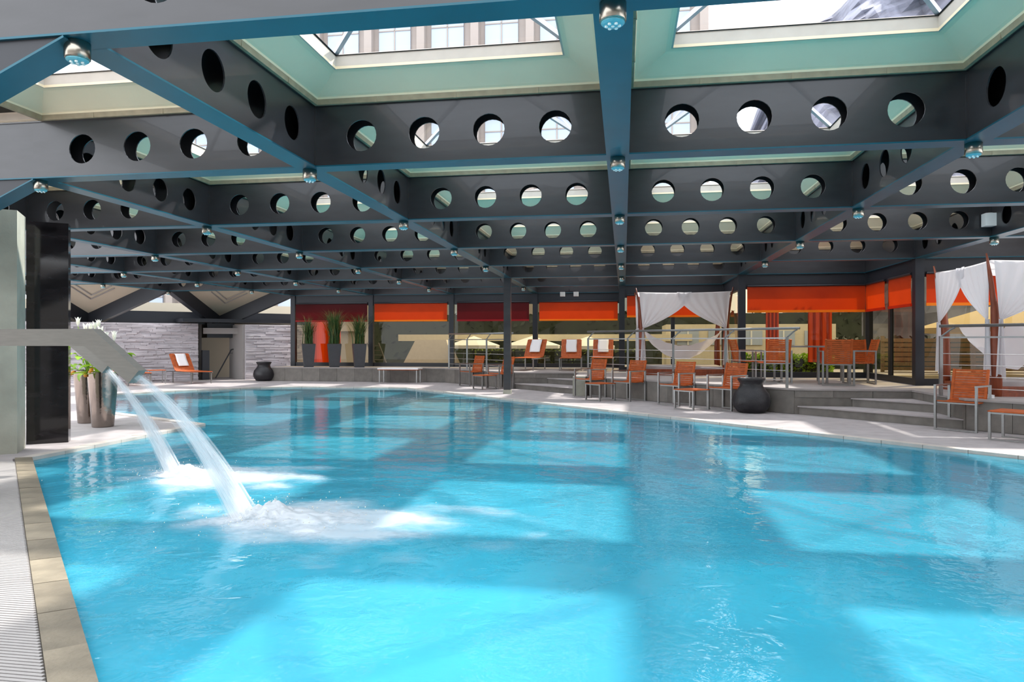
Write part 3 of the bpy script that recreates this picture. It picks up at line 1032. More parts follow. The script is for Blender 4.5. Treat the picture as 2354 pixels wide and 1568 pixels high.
leaf_mes = [leaf_mesh(0.26, 0.17, 0.5, M['leaf']), leaf_mesh(0.22, 0.13, 0.9, M['leaf']), leaf_mesh(0.30, 0.15, 0.2, M['leaf'])]
pet_me = leaf_mesh(0.15, 0.06, 0.1, M['petal'], 'petal')
def leafy(x, y, z, label, seed, nl=16, flowers=3, hgt=0.42):
    rnd = random.Random(seed)
    pl = empty('leafy_plant', (x, y, z))
    st = MB()
    for k in range(nl):
        a = rnd.uniform(0, 2 * PI); r = rnd.uniform(0.04, 0.30); hh = rnd.uniform(0.0, hgt)
        tip = (math.cos(a) * r, math.sin(a) * r, hh)
        st.tube([(0, 0, -0.03), (tip[0] * 0.4, tip[1] * 0.4, hh * 0.6 + 0.02), tip], 0.006, 5)
        l = link('leaf', rnd.choice(leaf_mes), pl, tip)
        l.rotation_euler = (rnd.uniform(-0.6, 0.2), 0, a - PI / 2 + rnd.uniform(-0.4, 0.4))
    for k in range(flowers):
        a = -PI / 2 + k * 1.1; r = 0.05 + 0.05 * k; hh = hgt + rnd.uniform(0.02, 0.16)
        tip = (math.cos(a) * r, math.sin(a) * r, hh)
        st.tube([(0, 0, -0.03), (tip[0] * 0.6, tip[1] * 0.6, hh * 0.7), tip], 0.006, 5)
        for q in range(4):
            l = link('petal', pet_me, pl, tip); l.rotation_euler = (0.9, 0, q * PI / 2 + k)
    st.build('stems', M['leaf'], pl)
    for q in range(4):
        a = rnd.uniform(0, 6); 
        MB().lathe([(0.004, -0.025), (0.028, -0.01), (0.03, 0.01), (0.006, 0.028)], 10).build('blossom', M['orange_petal'], pl, True, (0.2 * math.cos(a), -0.1 - 0.1 * abs(math.sin(a)), -0.02 + 0.03 * q))
    tag(pl, label, 'plant')
vase(-7.80, 9.62, 0.83, 0.21, 0.15, 'nearer tall tapered metal vase reflecting blue pool, on the deck')
vase(-8.42, 10.05, 0.83, 0.20, 0.14, 'farther tall tapered brown metal vase next to the black slab')
leafy(-7.80, 9.62, 0.80, 'bright green leafy plant spilling from the nearer metal vase', 4, 30, 3, 0.46)
leafy(-8.42, 10.05, 0.80, 'leafy plant with white lily flowers in the farther metal vase', 8, 16, 5, 0.60)

# ------------------------------------------------------------------ urns
def urn(x, y, s, label):
    u = empty('clay_urn', (x, y, 0))
    prof = [(0.20, 0.0), (0.25, 0.02), (0.325, 0.13), (0.34, 0.23), (0.31, 0.34), (0.24, 0.43), (0.205, 0.48), (0.20, 0.53), (0.235, 0.585), (0.245, 0.60), (0.24, 0.625), (0.21, 0.63), (0.18, 0.60), (0.17, 0.5)]
    o = MB().lathe([(r * s, z * s) for r, z in prof], 44).build('body', M['urn'], u)
    smooth_angle(o, 50)
    MB().lathe([(0.14 * s, 0.50 * s), (0.17 * s, 0.52 * s), (0.172 * s, 0.53 * s)], 20).build('dark_mouth', M['dark'], u)
    tag(u, label, 'urn')
urn(2.30, 13.42, 1.0, 'large matte black clay urn beside the nearer terrace steps')
urn(-11.72, 21.75, 1.0, 'matte black clay urn in front of the short white stone wall')

# ------------------------------------------------------------------ grass planters on the ledge
def planter(x, y, label, glabel, seed, gh, dense):
    rnd = random.Random(seed)
    p = empty('square_planter', (x, y, TZ), 0.5)
    m = MB()
    m.box((0, 0, 0.38), (0.30, 0.30, 0.76), 0, 1.42)
    m.build('body', M['pot'], p)
    MB().box((0, 0, 0.765), (0.39, 0.39, 0.012)).build('soil', M['bark'], p)
    tag(p, label, 'planter', 'square planters on the window ledge')
    g = empty('tall_grass', (x, y, TZ + 0.77))
    for name, mt, n, hh in (('blades', M['grass'], int(260 * dense), gh * 1.2), ('dry_blades', M['grass_dry'], int(40 * dense), gh * 1.3)):
        mb = MB()
        for k in range(n):
            a = rnd.uniform(0, 2 * PI); h = hh * rnd.uniform(0.55, 1.1); out = h * rnd.uniform(0.05, 0.55)
            w = rnd.uniform(0.010, 0.020); bx, by = rnd.gauss(0, 0.06), rnd.gauss(0, 0.06)
            def fn(u, v):
                ww = w * (1 - u) * (v - 0.5) * 2
                r = out * u ** 1.8
                return (bx + math.cos(a) * r - math.sin(a) * ww, by + math.sin(a) * r + math.cos(a) * ww, h * (u - 0.25 * u ** 3))
            mb.grid(fn, 5, 1)
        o = mb.build(name, mt, g); o['kind'] = 'stuff'
    tag(g, glabel, 'plant', 'tall grasses in the ledge planters')
LY = 22.1
planter(-10.32, LY, 'dark grey square tapered planter, leftmost of three on the ledge', 'sparse tall grass with long side stalks in the leftmost planter', 1, 0.95, 0.6)
planter(-9.42, LY, 'dark grey square tapered planter, middle of three on the ledge', 'dense dark green tall grass in the middle planter', 2, 1.15, 1.5)
planter(-8.56, LY, 'dark grey square tapered planter, rightmost of three on the ledge', 'spiky green grass in the rightmost planter', 3, 1.0, 1.0)

# ------------------------------------------------------------------ chairs, tables, loungers
def armchair_proto():
    r = empty('armchair')
    W, DP = 0.54, 0.46
    for sx in (-1, 1):
        MB().box((sx * W / 2, -DP / 2, 0.32), (0.028, 0.035, 0.64)).build('leg', M['steel'], r)
        MB().bar((sx * W / 2, DP / 2, 0.0), (sx * W / 2, DP / 2, 0.64), 0.028, 0.035).build('leg', M['steel'], r)
        MB().bar((sx * W / 2, -DP / 2 - 0.017, 0.65), (sx * W / 2, DP / 2 + 0.017, 0.65), 0.035, 0.022).build('armrest', M['steel'], r)
    for yy, zz, ww in ((-DP / 2, 0.015, 0.03), (DP / 2, 0.015, 0.03), (-DP / 2 + .02, 0.40, 0.02), (DP / 2 - .02, 0.40, 0.02)):
        MB().bar((-W / 2, yy, zz), (W / 2, yy, zz), ww, 0.02).build('crossbar', M['steel'], r)
    s = MB()
    for k in range(11):
        yy = -DP / 2 + 0.01 + k * 0.043
        zz = 0.425 - 0.018 * math.sin(k / 10 * PI)
        s.box((0, yy, zz), (W - 0.05, 0.036, 0.014))
    s.build('seat', M['teak'], r)
    b = MB()
    for k in range(12):
        t = k / 11
        b.box((0, DP / 2 - 0.04 + 0.11 * t, 0.44 + 0.42 * t), (W - 0.11, 0.014, 0.033))
    for sx in (-1, 1):
        b.bar((sx * (W / 2 - 0.045), DP / 2 - 0.045, 0.40), (sx * (W / 2 - 0.045), DP / 2 + 0.075, 0.88), 0.035, 0.03, up=(0, 1, 0))
    b.build('backrest', M['teak'], r)
    return r
chair_p = armchair_proto()
chair_used = [False]
def armchair(x, y, rz, label, group, z=0.0):
    o = copy_tree(chair_p) if chair_used[0] else chair_p
    chair_used[0] = True
    o.location = (x, y, z); o.rotation_euler = (0, 0, rz)
    tag(o, label, 'chair', group)
    return o
cY, sY = math.cos(YAW), math.sin(YAW)
def on_diag(px, k):
    u = (px - 1177) / 1625.0
    a, b = u * cY - sY, u * sY + cY
    Z = k / (a + b)
    return Vector((a * Z, b * Z))
# local -Y (front) faces (-1,-1): rz = -45deg
RZ = -PI / 4
def chair_front_left(px, label, k=15.5):
    q = on_diag(px, k)
    d = Vector((math.cos(RZ), math.sin(RZ)))       # local +x
    up_ = Vector((-math.sin(RZ), math.cos(RZ)))    # local +y
    c = q + d * 0.27 + up_ * 0.23
    armchair(c.x, c.y, RZ, label, 'teak armchairs along the terrace wall')
    return c
chair_front_left(1057, 'teak armchair left of the slim steel column, farthest along the pool')
chair_front_left(1122, 'teak armchair half hidden behind the slim steel column')
chair_front_left(1322, 'teak armchair with its back to the farther steps, beside the stub pier')
chair_front_left(1408, 'teak armchair right of the stub pier, below the farther draped daybed')
chair_front_left(1514, 'third teak armchair left of the large black urn, by its small table')
chair_front_left(1627, 'teak armchair immediately left of the large black urn')
chair_front_left(2150, 'near teak armchair at right in front of the pale step wall', 15.75)
def low_table_proto():
    r = empty('low_table')
    for sx in (-1, 1):
        for sy in (-1, 1):
            MB().box((sx * 0.22, sy * 0.22, 0.185), (0.03, 0.03, 0.37)).build('leg', M['steel'], r)
    for sy in (-1, 1):
        for zz in (0.355, 0.012): MB().bar((-0.22, sy * 0.22, zz), (0.22, sy * 0.22, zz), 0.022, 0.02).build('crossbar', M['steel'], r)
    t = MB()
    for k in range(10): t.box((0, -0.22 + k * 0.049, 0.378), (0.48, 0.042, 0.016))
    t.build('tabletop', M['teak'], r)
    return r
lt_p = low_table_proto(); lt_used = [False]
def low_table(px, label, k=15.15, w=None):
    o = copy_tree(lt_p) if lt_used[0] else lt_p
    lt_used[0] = True
    q = on_diag(px, k)
    o.location = (q.x, q.y, 0); o.rotation_euler = (0, 0, RZ)
    tag(o, label, 'table', 'low slatted teak tables')
low_table(1114, 'low slatted teak table just left of the slim steel column')
low_table(1380, 'low slatted teak table between the chairs by the stub pier')
low_table(1590, 'low slatted teak table between the two chairs left of the urn')
low_table(2335, 'low slatted teak table cut by the right picture edge', 15.2)

def lounger_proto():
    r = empty('sun_lounger')
    W = 0.62
    for sx in (-1, 1):
        for yy in (-0.85, 0.45):
            MB().box((sx * W / 2, yy, 0.18), (0.03, 0.03, 0.36)).build('leg', M['steel'], r)
    for sx in (-1, 1): MB().bar((sx * W / 2, -0.95, 0.34), (sx * W / 2, 0.9, 0.34), 0.03, 0.03).build('side_rail', M['steel'], r)
    MB().bar((-W / 2, -0.85, 0.1), (W / 2, -0.85, 0.1), 0.02).build('crossbar', M['steel'], r)
    s = MB()
    for k in range(22): s.box((0, -0.95 + k * 0.058, 0.37), (W - 0.03, 0.048, 0.018))
    s.build('seat', M['teak'], r)
    b = MB()
    for k in range(14):
        t = k / 13
        y_, z_ = 0.32 + 0.42 * t, 0.39 + 0.50 * t
        b.bar((-W / 2 + 0.02, y_, z_), (W / 2 - 0.02, y_, z_), 0.045, 0.016, up=(0, -0.76, 0.64))
    for sx in (-1, 1): b.bar((sx * (W / 2 - 0.02), 0.32, 0.39), (sx * (W / 2 - 0.02), 0.74, 0.89), 0.035, 0.03)
    b.build('backrest', M['teak'], r)
    return r
lg_p = lounger_proto(); lg_used = [False]
def lounger(x, y, z, rz, label, tlabel):
    o = copy_tree(lg_p) if lg_used[0] else lg_p
    lg_used[0] = True
    o.location = (x, y, z); o.rotation_euler = (0, 0, rz)
    tag(o, label, 'sun lounger', 'teak sun loungers with towels')
    def fn(u, v):
        x_ = (u - 0.5) * 0.32
        if v < 0.12: return (x_, 0.80 - 0.03 + 0.0, 0.94 - 0.12 + v)
        t = (v - 0.12) / 0.88
        return (x_ + 0.006 * math.sin(t * 8), 0.72 - 0.32 * t - 0.03, 0.905 - 0.40 * t + 0.02)
    t = MB().grid(fn, 5, 12).build('towel', M['towel'], None, True, (x, y, z))
    t.rotation_euler = (0, 0, rz)
    md = t.modifiers.new('thick', 'SOLIDIFY'); md.thickness = 0.014; md.offset = 1
    tag(t, tlabel, 'towel', 'white towels on the loungers')
# on the terrace in front of the row-7 glass
lounger(-2.75, 21.05, TZ, -0.15, 'teak sun lounger on the terrace just right of the slim steel column', 'white towel on the lounger beside the steel column')
lounger(-1.55, 21.1, TZ, 0.05, 'middle teak sun lounger of the three on the terrace', 'white towel on the middle terrace lounger')
lounger(-0.62, 21.3, TZ, 0.0, 'teak sun lounger on the terrace beside the farther draped daybed', 'white towel on the lounger beside the draped daybed')
# on the deck by the white wall
lounger(-13.55, 20.45, 0, 1.0, 'teak sun lounger right of the two before the long white stone wall', 'white towel on the right lounger by the white wall')
lounger(-14.75, 19.25, 0, 1.0, 'teak sun lounger partly hidden by the steel spout, before the white wall', 'white towel on the lounger partly hidden by the spout')
def side_table(x, y, z, rz, label):
    r = empty('side_table', (x, y, z), rz)
    for sx in (-1, 1):
        for sy in (-1, 1):
            MB().box((sx * 0.22, sy * 0.22, 0.2), (0.025, 0.025, 0.4)).build('leg', M['steel'], r)
    t = MB()
    for k in range(9): t.box((0, -0.22 + k * 0.055, 0.41), (0.48, 0.046, 0.016))
    t.build('tabletop', M['teak'], r)
    tag(r, label, 'table')
side_table(-14.3, 19.9, 0, 0.8, 'small slatted side table between the loungers at the white wall')
# bench under white cushion against the ledge wall
bn = empty('bench', (-6.95, 21.42, 0))
for sx in (-1, 1):
    for sy in (-1, 1):
        MB().box((sx * 0.60, sy * 0.2, 0.2), (0.035, 0.035, 0.40)).build('leg', M['steel'], bn)
t = MB()
for k in range(7): t.box((0, -0.21 + k * 0.07, 0.415), (1.3, 0.058, 0.02))
t.build('seat', M['teak'], bn)
tag(bn, 'low slatted bench with steel legs against the grey ledge wall', 'bench')
cu = MB().box((0, 0, 0), (1.32, 0.5, 0.045)).build('seat_pad', M['towel'], None, False, (-6.95, 21.42, 0.449))
tag(cu, 'thin white pad lying on the low bench', 'cushion')

# dining set
dt = empty('dining_table', (3.62, 15.45, TZ), 0.0)
MB().box((0, 0, 0.735), (1.0, 0.8, 0.03)).build('tabletop', M['steel'], dt)
for sx in (-1, 1):
    for sy in (-1, 1):
        MB().box((sx * 0.44, sy * 0.34, 0.36), (0.04, 0.04, 0.72)).build('leg', M['steel'], dt)
tag(dt, 'metal dining table on the terrace under the wide orange blind', 'table')
G = 'teak armchairs around the dining table'
armchair(2.98, 14.9, PI + 0.2, 'dining armchair with its back to the camera, at the table left end', G, TZ)
armchair(4.02, 14.35, PI - 0.1, 'dining armchair with its back to the camera, at the table right end', G, TZ)
armchair(4.62, 14.95, -PI / 2 - 0.05, 'dining armchair at the right end of the table near the glass doors', G, TZ)
armchair(4.85, 15.75, 0.0, 'dining armchair on the far side of the table', G, TZ)
armchair(2.62, 15.9, PI / 2 + 0.15, 'dining armchair at the far left end of the table behind the railing', G, TZ)

# ------------------------------------------------------------------ railings
rail_n = [0]
def railing(pts_k, a, b, label, n_posts, top=True, cables=4):
    """railing from a to b (xy) on the terrace with offset handrail"""
    a = Vector(a); b = Vector(b); d = b - a; L = d.length; d.normalize(); nrm = Vector((-d.y, d.x))   # towards the terrace
    r = empty('steel_railing', (a.x, a.y, TZ))
    for k in range(n_posts):
        p = d * (L * k / (n_posts - 1))
        MB().box((p.x, p.y, 0.46), (0.045, 0.045, 0.92)).build('post', M['steel'], r)
        q = p + d * 0.10 + nrm * 0.03
        MB().tube([(p.x, p.y, 0.91), (p.x + d.x * 0.14, p.y + d.y * 0.14, 1.02), (p.x + d.x * 0.2, p.y + d.y * 0.2, 1.05)], 0.014, 8).build('bracket', M['steel'], r)
    e0 = -0.02; e1 = L + 0.25
    MB().tube([(d.x * e0, d.y * e0, 1.075), (d.x * e1, d.y * e1, 1.075)], 0.023, 12).build('handrail', M['steel'], r, True)
    MB().bar((0, 0, 0.90), (d.x * L, d.y * L, 0.90), 0.03, 0.025).build('mid_rail', M['steel'], r)
    for k in range(cables):
        z = 0.14 + k * 0.17
        MB().tube([(0, 0, z), (d.x * L, d.y * L, z)], 0.006, 6).build('cable', M['cable'], r)
    tag(r, label, 'railing')
RK = 16.32
p0 = on_diag(1352, RK); p1 = on_diag(1809, RK)
railing(None, p0, p1, 'steel cable railing before the farther draped daybed and dining table', 5)
p0 = (-5.45, 21.75); p1 = (-3.2, 19.5)
railing(None, p0, p1, 'steel cable railing behind the slim steel column', 4)
p0 = on_diag(2163, RK + 0.35); p1 = (8.6, RK + 0.1 - 8.6)
railing(None, p0, p1, 'steel cable railing before the nearer draped daybed at right', 3)

# ------------------------------------------------------------------ draped daybeds
def pole_curve(b, lean, h):
    """thick curved lower timber and thin upper horn"""
    bx, by = b; lx, ly = lean
    lower = [(bx - lx * 0.0, by, 0.0), (bx - lx * 0.05, by - ly * 0.05, 0.5), (bx - lx * 0.02, by - ly * 0.02, 1.0), (bx + lx * 0.12, by + ly * 0.12, 1.35), (bx + lx * 0.25, by + ly * 0.25, 1.55)]
    upper = [(bx + 0.0, by, 1.05), (bx + lx * 0.2, by + ly * 0.2, 1.4), (bx + lx * 0.55, by + ly * 0.55, 1.8), (bx + lx * 1.0, by + ly * 1.0, h)]
    return lower, upper
def curtain(mb, A, B, tie, ztop, ztie, zend, sag, out, seed, edge_curve=0.35):
    """cloth hung along A->B at the top, gathered at tie, with a tail hanging below"""
    A = Vector((*A, 0)); B = Vector((*B, 0)); Tp = Vector((*tie, 0)); nrm = Vector((*out, 0))
    rnd = random.Random(seed); ph = rnd.uniform(0, 6)
    def fn(u, v):
        top = A.lerp(B, u); top.z = ztop - sag * math.sin(PI * u)
        t = Tp + (B - A) * 0.03 * (u - 0.5); t.z = ztie + 0.03 * (0.5 - u)
        k = v
        p = top.lerp(t, k)
        # hang: middle cloth bellies downward
        horiz = 1 - (1 - k) ** (1.0 + edge_curve * 2.2 * u)
        hk = k ** (1.0 + 0.9 * u)
        p.x = top.x + (t.x - top.x) * hk; p.y = top.y + (t.y - top.y) * hk
        p.z = top.z + (t.z - top.z) * k
        fold = 0.035 * math.sin(u * 34 + ph) * (0.35 + 0.65 * k) * (1 - 0.75 * k)
        return p + nrm * fold
    mb.grid(fn, 44, 16)
    def tail(u, v):
        t = Tp + (B - A) * (0.03 + 0.09 * v) * (u - 0.5)
        z = ztie + (zend - ztie) * v + 0.04 * math.sin(u * 5) * v
        return t + nrm * (0.03 * math.sin(u * 16 + ph + v)) + Vector((0, 0, z))
    mb.grid(tail, 16, 8)
def daybed(x0, y0, wx, wy, label, side, seed):
    """platform with four horned poles and draped cloth; side: which face(s) open to the camera"""
    r = empty('draped_daybed', (x0, y0, TZ))
    MB().span((0, 0, 0.0), (wx, wy, 0.06)).build('plinth', M['darkwood'], r)
    MB().span((0.02, 0.02, 0.06), (wx - 0.02, wy - 0.02, 0.15)).build('platform', M['darkwood'], r)
    MB().span((0.12, 0.12, 0.15), (wx - 0.12, wy - 0.12, 0.22)).build('mattress', M['deck'], r)
    H = 2.12
    corners = [((0.06, 0.06), (-0.16, -0.06)), ((wx - 0.06, 0.06), (0.16, -0.06)), ((0.06, wy - 0.06), (-0.16, 0.06)), ((wx - 0.06, wy - 0.06), (0.16, 0.06))]
    for b, l in corners:
        lo, up_ = pole_curve(b, l, H + 0.06)
        pp = MB().tube(lo, [0.085, 0.08, 0.07, 0.055, 0.03], 10).build('pole', M['darkwood'], r, True)
        MB().tube(up_, [0.05, 0.045, 0.035, 0.012], 8).build('horn', M['darkwood'], pp, True)
    # roof cloth
    zt = H - 0.05
    ca = MB()
    def roof(u, v):
        sg = 0.12 * math.sin(PI * u) * math.sin(PI * v) + 0.05 * (math.sin(PI * u) + math.sin(PI * v)) * 0.5
        return (-0.06 + (wx + 0.12) * u, -0.06 + (wy + 0.12) * v, zt - sg)
    ca.grid(roof, 14, 14)
    o = ca.build('canopy', M['cloth'], r, True)
    def face(A, B, out, sd, ext=0.62):
        """two gathered curtains between posts A and B"""
        A = Vector(A); B = Vector(B); d = B - A
        nm = Vector(out)
        for (P0, P1, flip) in ((A, A + d * 0.58, False), (B, B - d * 0.58, True)):
            mb = MB()
            tie = P0 + (P1 - P0).normalized() * 0.10
            curtain(mb, (P0.x + nm.x * 0.05, P0.y + nm.y * 0.05), (P1.x + nm.x * 0.05, P1.y + nm.y * 0.05), (tie.x + nm.x * 0.03, tie.y + nm.y * 0.03), zt - 0.01, 1.18, 0.30, 0.03, (nm.x, nm.y), sd + flip)
            mb.build('curtain', M['cloth'], r, True)
    A0, A1, A2, A3 = (-0.02, -0.02), (wx + 0.02, -0.02), (wx + 0.02, wy + 0.02), (-0.02, wy + 0.02)
    face(A0, A1, (0, -1), seed)
    face(A3, A0, (-1, 0), seed + 5)
    # slung cloth inside
    hm = MB()
    def sling(u, v):
        if side == 'front':
            x = 0.12 + (wx - 0.24) * u; y = 0.25 + 0.5 * v
        else:
            y = 0.12 + (wy - 0.24) * u; x = 0.25 + 0.5 * v
        z = 1.10 - 0.36 * math.sin(PI * u) - 0.36 * math.sin(PI * u) ** 0.5 * math.sin(PI * v * 0.5)
        return (x, y, z + 0.01 * math.sin(u * 40))
    hm.grid(sling, 30, 8)
    hm.build('slung_cloth', M['cloth'], r, True)
    tag(r, label, 'daybed', 'draped daybeds')
daybed(0.40, 17.95, 2.15, 1.75, 'farther white draped daybed with dark wood poles, beside the glass front', 'front', 11)
daybed(5.55, 11.75, 2.1, 1.85, 'nearer white draped daybed with leaning wood poles at right', 'side', 23)
bk = MB().box((0, 0, 0), (0.30, 0.22, 0.05)).build('folded_towel', M['towel'], None, False, (5.22, 11.45, TZ + 0.026))
tag(bk, 'small white folded towel on the terrace floor at the nearer daybed', 'towel')

# ------------------------------------------------------------------ small fittings on the beams
sb = empty('loudspeaker', (nx(2) - 0.16, ny(3) - 0.19 - S * 0.0, ZB + 0.14))
MB().box((0, 0, 0.10), (0.15, 0.14, 0.19)).build('cabinet', M['white_plastic'], sb)
MB().lathe([(0.05, 0), (0.05, 0.004), (0.01, 0.006)], 16).build('grille', M['slat'], sb, False, (0, 0, 0.2))
MB().box((0, 0.085, 0.1), (0.05, 0.04, 0.05)).build('bracket', M['charcoal'], sb)
tag(sb, 'small white box loudspeaker fixed on the beam grid at upper right', 'loudspeaker')
fd = empty('floodlight', (-1.6, 21.05, ZB - 0.16))
for sx in (-1, 1):
    MB().box((sx * 0.2, 0, 0), (0.14, 0.1, 0.13)).build('lamp_head', M['white_plastic'], fd)
MB().bar((-0.2, 0, 0.08), (0.2, 0, 0.08), 0.03).bar((0, 0, 0.08), (0, 0, 0.16), 0.03).build('bracket', M['charcoal'], fd)
tag(fd, 'pair of small white floodlights under the beams right of the steel column', 'floodlight')

# ------------------------------------------------------------------ the outside
gd = struct(MB().box((0, 45, -1.2), (160, 60, 0.1)).build('floor_garden', M['garden']))
def leaf_mass(mb, lo, hi, n, s, seed):
    rnd = random.Random(seed)
    for k in range(n):
        c = [rnd.uniform(lo[i], hi[i]) for i in range(3)]
        a = Vector((rnd.gauss(0, 1), rnd.gauss(0, 1), rnd.gauss(0, 1))).normalized()
        b = a.orthogonal().normalized(); c = Vector(c); c2 = a.cross(b)
        w = s * rnd.uniform(0.6, 1.3)
        mb.quad(c - b * w, c + c2 * w * 0.5, c + b * w, c - c2 * w * 0.5)
def hedge(lo, hi, label, mt, n, s, seed, cat='hedge'):
    h = empty('hedge', (0, 0, 0))
    rnd = random.Random(seed)
    mb = MB()
    from mathutils import noise as nz
    lo = Vector(lo); hi = Vector(hi)
    core = MB().span(lo + Vector((0.1, 0.1, 0)), hi - Vector((0.1, 0.1, 0.12)))
    core.build('inner_growth', M['tree'], h)
    leaf_mass(mb, lo, hi, n, s, seed)
    o = mb.build('leaves', mt, h); o['kind'] = 'stuff'
    tag(h, label, cat)
hedge((-6.2, 28.6, -1.15), (0.6, 29.4, 1.02), 'olive clipped hedge outside, seen through the far windows', M['hedge'], 5000, 0.07, 1)
hedge((-14, 38, -1.15), (12, 39.5, 2.9), 'dark wall of trees outside beyond the far windows', M['tree'], 5000, 0.22, 2, 'trees')
hedge((6.0, 23.0, -1.15), (14.5, 24.0, 1.45), 'dark green hedge outside behind the glass doors', M['tree'], 4000, 0.1, 3)
hedge((2.9, 18.6, 0.45), (5.2, 18.9, 0.98), 'low bright green grass bed outside behind the dining table', M['leaf'], 1500, 0.06, 6, 'planting')
lw = MB().box((0, 0, 0), (11.5, 0.5, 0.26)).build('garden_cornice', M['house'], None, False, (-3.2, 27.6, 1.45))
tag(lw, 'long pale horizontal cornice outside the far windows', 'cornice')
for k in range(6):
    pass
gp = MB().box((0, 0, -0.05), (0.25, 0.25, 2.4)); 
def garden_parasol(x, y, zt, r, mt, label, pole_mt='charcoal', grp=None, hgt=0.35):
    p = empty('garden_parasol', (x, y, -1.15))
    H = zt + 1.15
    mb = MB(); n = 8; ring_ = []
    mb.v.append((0, 0, H + hgt))
    for k in range(n):
        a = 2 * PI * k / n + PI / 8
        mb.v.append((r * math.cos(a), r * math.sin(a), H))
        mb.v.append((r * 0.985 * math.cos(a), r * 0.985 * math.sin(a), H - 0.12))
    for k in range(n):
        q = (k + 1) % n
        mb.f.append((0, 1 + 2 * k, 1 + 2 * q)); mb.f.append((1 + 2 * k, 2 + 2 * k, 2 + 2 * q, 1 + 2 * q))
    mb.build('canopy', mt, p)
    MB().tube([(0, 0, 0), (0, 0, H + hgt - 0.02)], 0.03, 8).build('pole', M[pole_mt], p)
    MB().lathe([(0.3, 0), (0.3, 0.05), (0.06, 0.08)], 16).build('base', M['charcoal'], p)
    tag(p, label, 'parasol', grp)
garden_parasol(-5.6, 26.2, 1.16, 1.0, M['canvas'], 'white garden parasol seen through the crimson-blind window, left one', grp='white garden parasols')
garden_parasol(-3.4, 26.4, 1.16, 1.1, M['canvas'], 'white garden parasol seen just left of the steel column', grp='white garden parasols')
garden_parasol(-1.3, 26.2, 1.14, 1.05, M['canvas'], 'white garden parasol seen behind the middle terrace lounger', grp='white garden parasols')
garden_parasol(9.4, 18.4, 1.62, 2.3, M['tan'], 'large tan garden parasol seen through the nearer daybed', hgt=0.75)
# sloping pale structure with a ladder
sv = MB(); a = [(-8.9, 25.2, -1.1), (-5.6, 25.2, -1.1), (-6.6, 25.9, 1.36), (-7.8, 25.9, 1.36), (-8.9, 27, -1.1), (-5.6, 27, -1.1), (-6.6, 26.4, 1.36), (-7.8, 26.4, 1.36)]
sv.v = a; sv.f = [(0, 1, 2, 3), (1, 5, 6, 2), (5, 4, 7, 6), (4, 0, 3, 7), (3, 2, 6, 7)]
tag(sv.build('roof_lantern', M['frame']), 'pale tapering roof structure outside the orange-blind window', 'roof')
ld = empty('metal_ladder', (-9.15, 24.4, 0.2))
for dx in (0.0, 0.42):
    MB().bar((dx, 0, 1.05), (dx + 0.42, 0, 0.0), 0.04).build('stringer', M['steel'], ld)
for k in range(6):
    t = 0.1 + k * 0.16
    MB().box((0.21 + 0.42 * t, 0, 1.05 - 1.05 * t), (0.42, 0.09, 0.025)).build('rung', M['steel'], ld)
tag(ld, 'pale metal ladder leaning outside beside the right-hand planter', 'ladder')
# orange sheet standing in for a reflection in the glass
aw = MB().grid(lambda u, v: (-10.9 + 1.1 * u, 23.5 + 0.1 * math.sin(u * 9), 0.55 + (1.55 + 0.4 * math.sin(PI * u)) * v), 12, 2).build('orange_reflection', M['orange'])
tag(aw, 'orange sheet imitating a reflection behind the grass planters', 'reflection')
# house beyond the dining window
hs = empty('garden_house', (6.2, 27.5, -1.15))
MB().span((-4.6, 0, 0), (1.5, 3, 3.1)).build('wall', M['house'], hs)
for k in range(5):
    f = MB().span((-4.2 + k * 1.15, -0.06, 2.32), (-3.4 + k * 1.15, 0.02, 2.85)).build('window', M['hotel_glass'], hs)
    MB().bar((-3.8 + k * 1.15, -0.08, 2.32), (-3.8 + k * 1.15, -0.08, 2.85), 0.05).build('glazing_bar', M['canvas'], f)
tag(hs, 'cream garden house outside behind the dining table window', 'house')
fn_ = empty('board_fence', (7.0, 20.8, -1.15))
for k in range(12):
    MB().span((0, 0, 1.0 + k * 0.13), (7, 0.03, 1.10 + k * 0.13)).build('board', M['fence'], fn_)
for k in range(4): MB().box((k * 2.3 + 0.05, 0.05, 1.3), (0.08, 0.08, 2.6)).build('post', M['fence'], fn_)
tag(fn_, 'brown horizontal board fence outside behind the nearer daybed', 'fence')
lw2 = MB().box((0, 0, 0), (7, 0.3, 1.25)).build('garden_wall', M['house'], None, False, (9.6, 17.4, -0.1))
tag(lw2, 'low cream garden wall outside the glass doors', 'wall')
# red curtains inside the dining window
def red_curtain(x0, x1, label):
    def f(u, v): return (x0 + (x1 - x0) * u, ny(5) + 0.35 + 0.04 * math.sin(u * 22), TZ + 0.35 + 2.05 * v)
    o = MB().grid(f, 30, 6).build('hanging_curtain', M['curtain'], None, True)
    tag(o, label, 'curtain', 'red curtains behind the dining window')
red_curtain(3.36, 3.66, 'narrow red curtain behind the dining table window, left one')
red_curtain(4.32, 4.86, 'wide red curtain behind the dining table window, right one')

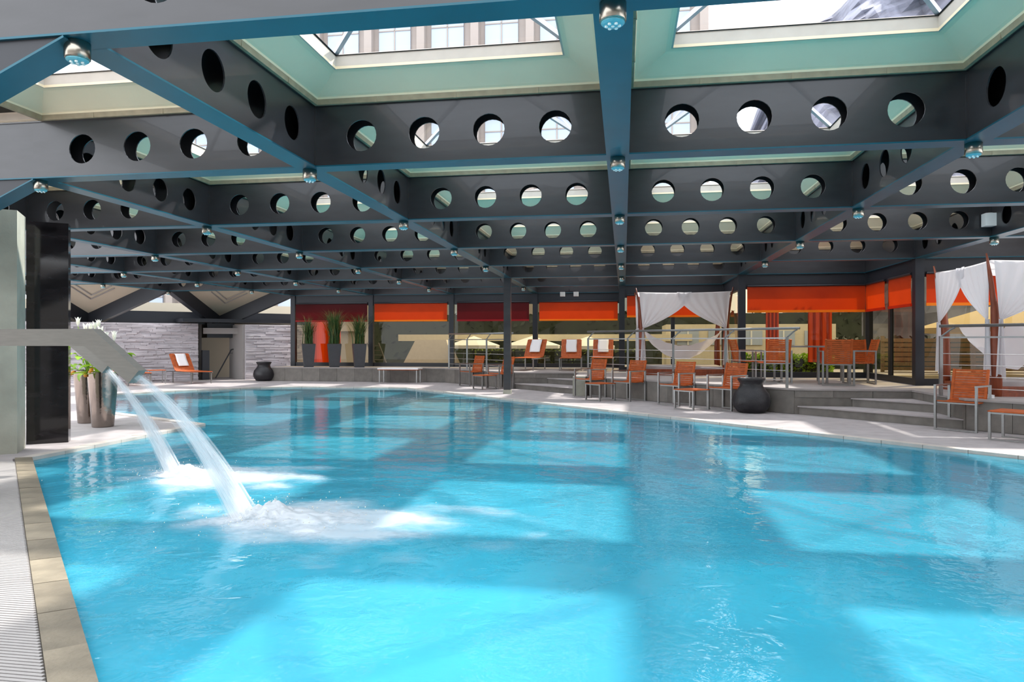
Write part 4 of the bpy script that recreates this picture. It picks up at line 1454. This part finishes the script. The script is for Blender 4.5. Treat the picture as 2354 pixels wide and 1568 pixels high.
# clerestory backdrop, low parapet behind the stone walls
pw = struct(MB().bar((-24, 14.5, 0.75), (-12.6, 25.9, 0.75), 0.3, 3.8).build('wall_parapet', M['beige']))
# hotel
ht = empty('hotel_building', (0, 44, -1.15))
X0, X1, HH = -34.0, 5.0, 34.0
MB().span((X0, 0.0, 0), (X1, 8, HH)).build('facade', M['hotel'], ht)
win_me = MB().span((-1.05, -0.12, -1.2), (1.05, 0.02, 1.2)).mesh('window', M['hotel_glass'])
mul_me = MB().box((0, -0.14, 0), (0.08, 0.06, 2.4)).box((0, -0.14, 0.4), (2.1, 0.06, 0.07)).mesh('window_bar', M['hotel'])
pil_me = MB().box((0, -0.3, 0), (0.5, 0.6, HH)).mesh('pilaster', M['hotel'])
sill_me = MB().box((0, -0.25, 0), (X1 - X0, 0.5, 0.35)).mesh('string_course', M['hotel'])
for r_ in range(9):
    link('string_course', sill_me, ht, ((X0 + X1) / 2, 0, 3.4 * r_ + 3.3))
    for c_ in range(11):
        wv = link('window', win_me, ht, (X0 + 1.9 + c_ * 3.5, 0, 5.2 + r_ * 3.4 - 0.1))
        link('window_bar', mul_me, wv)
for c_ in range(12): link('pilaster', pil_me, ht, (X0 + 0.25 + c_ * 3.5, 0, HH / 2))
tag(ht, 'tall beige hotel building with blue-glass windows seen through the left skylight', 'building')
# mountain
from mathutils import noise as nzz
def mountain(u, v):
    x = 14 + 110 * u; d = v
    ridge = (40 + (x - 21) * 0.6 if x > 21 else 40 - (21 - x) * 2.2) if x < 70 else 70 - (x - 70) * 0.3
    ridge += 3 * nzz.noise(Vector((u * 16, 3.1, 0)))
    n_ = nzz.fractal(Vector((u * 14, v * 8, 1.7)), 0.8, 2.1, 6)
    h = ridge * v ** 0.75
    return (x + n_ * 2, 62 + 30 * v + n_ * 5, h * 1.05 + n_ * 2.5 * v - 2)
mo = MB().grid(mountain, 110, 60).build('mountain', M['rock'], None, False)
tag(mo, 'grey rocky mountain slope seen through the right skylight', 'mountain')
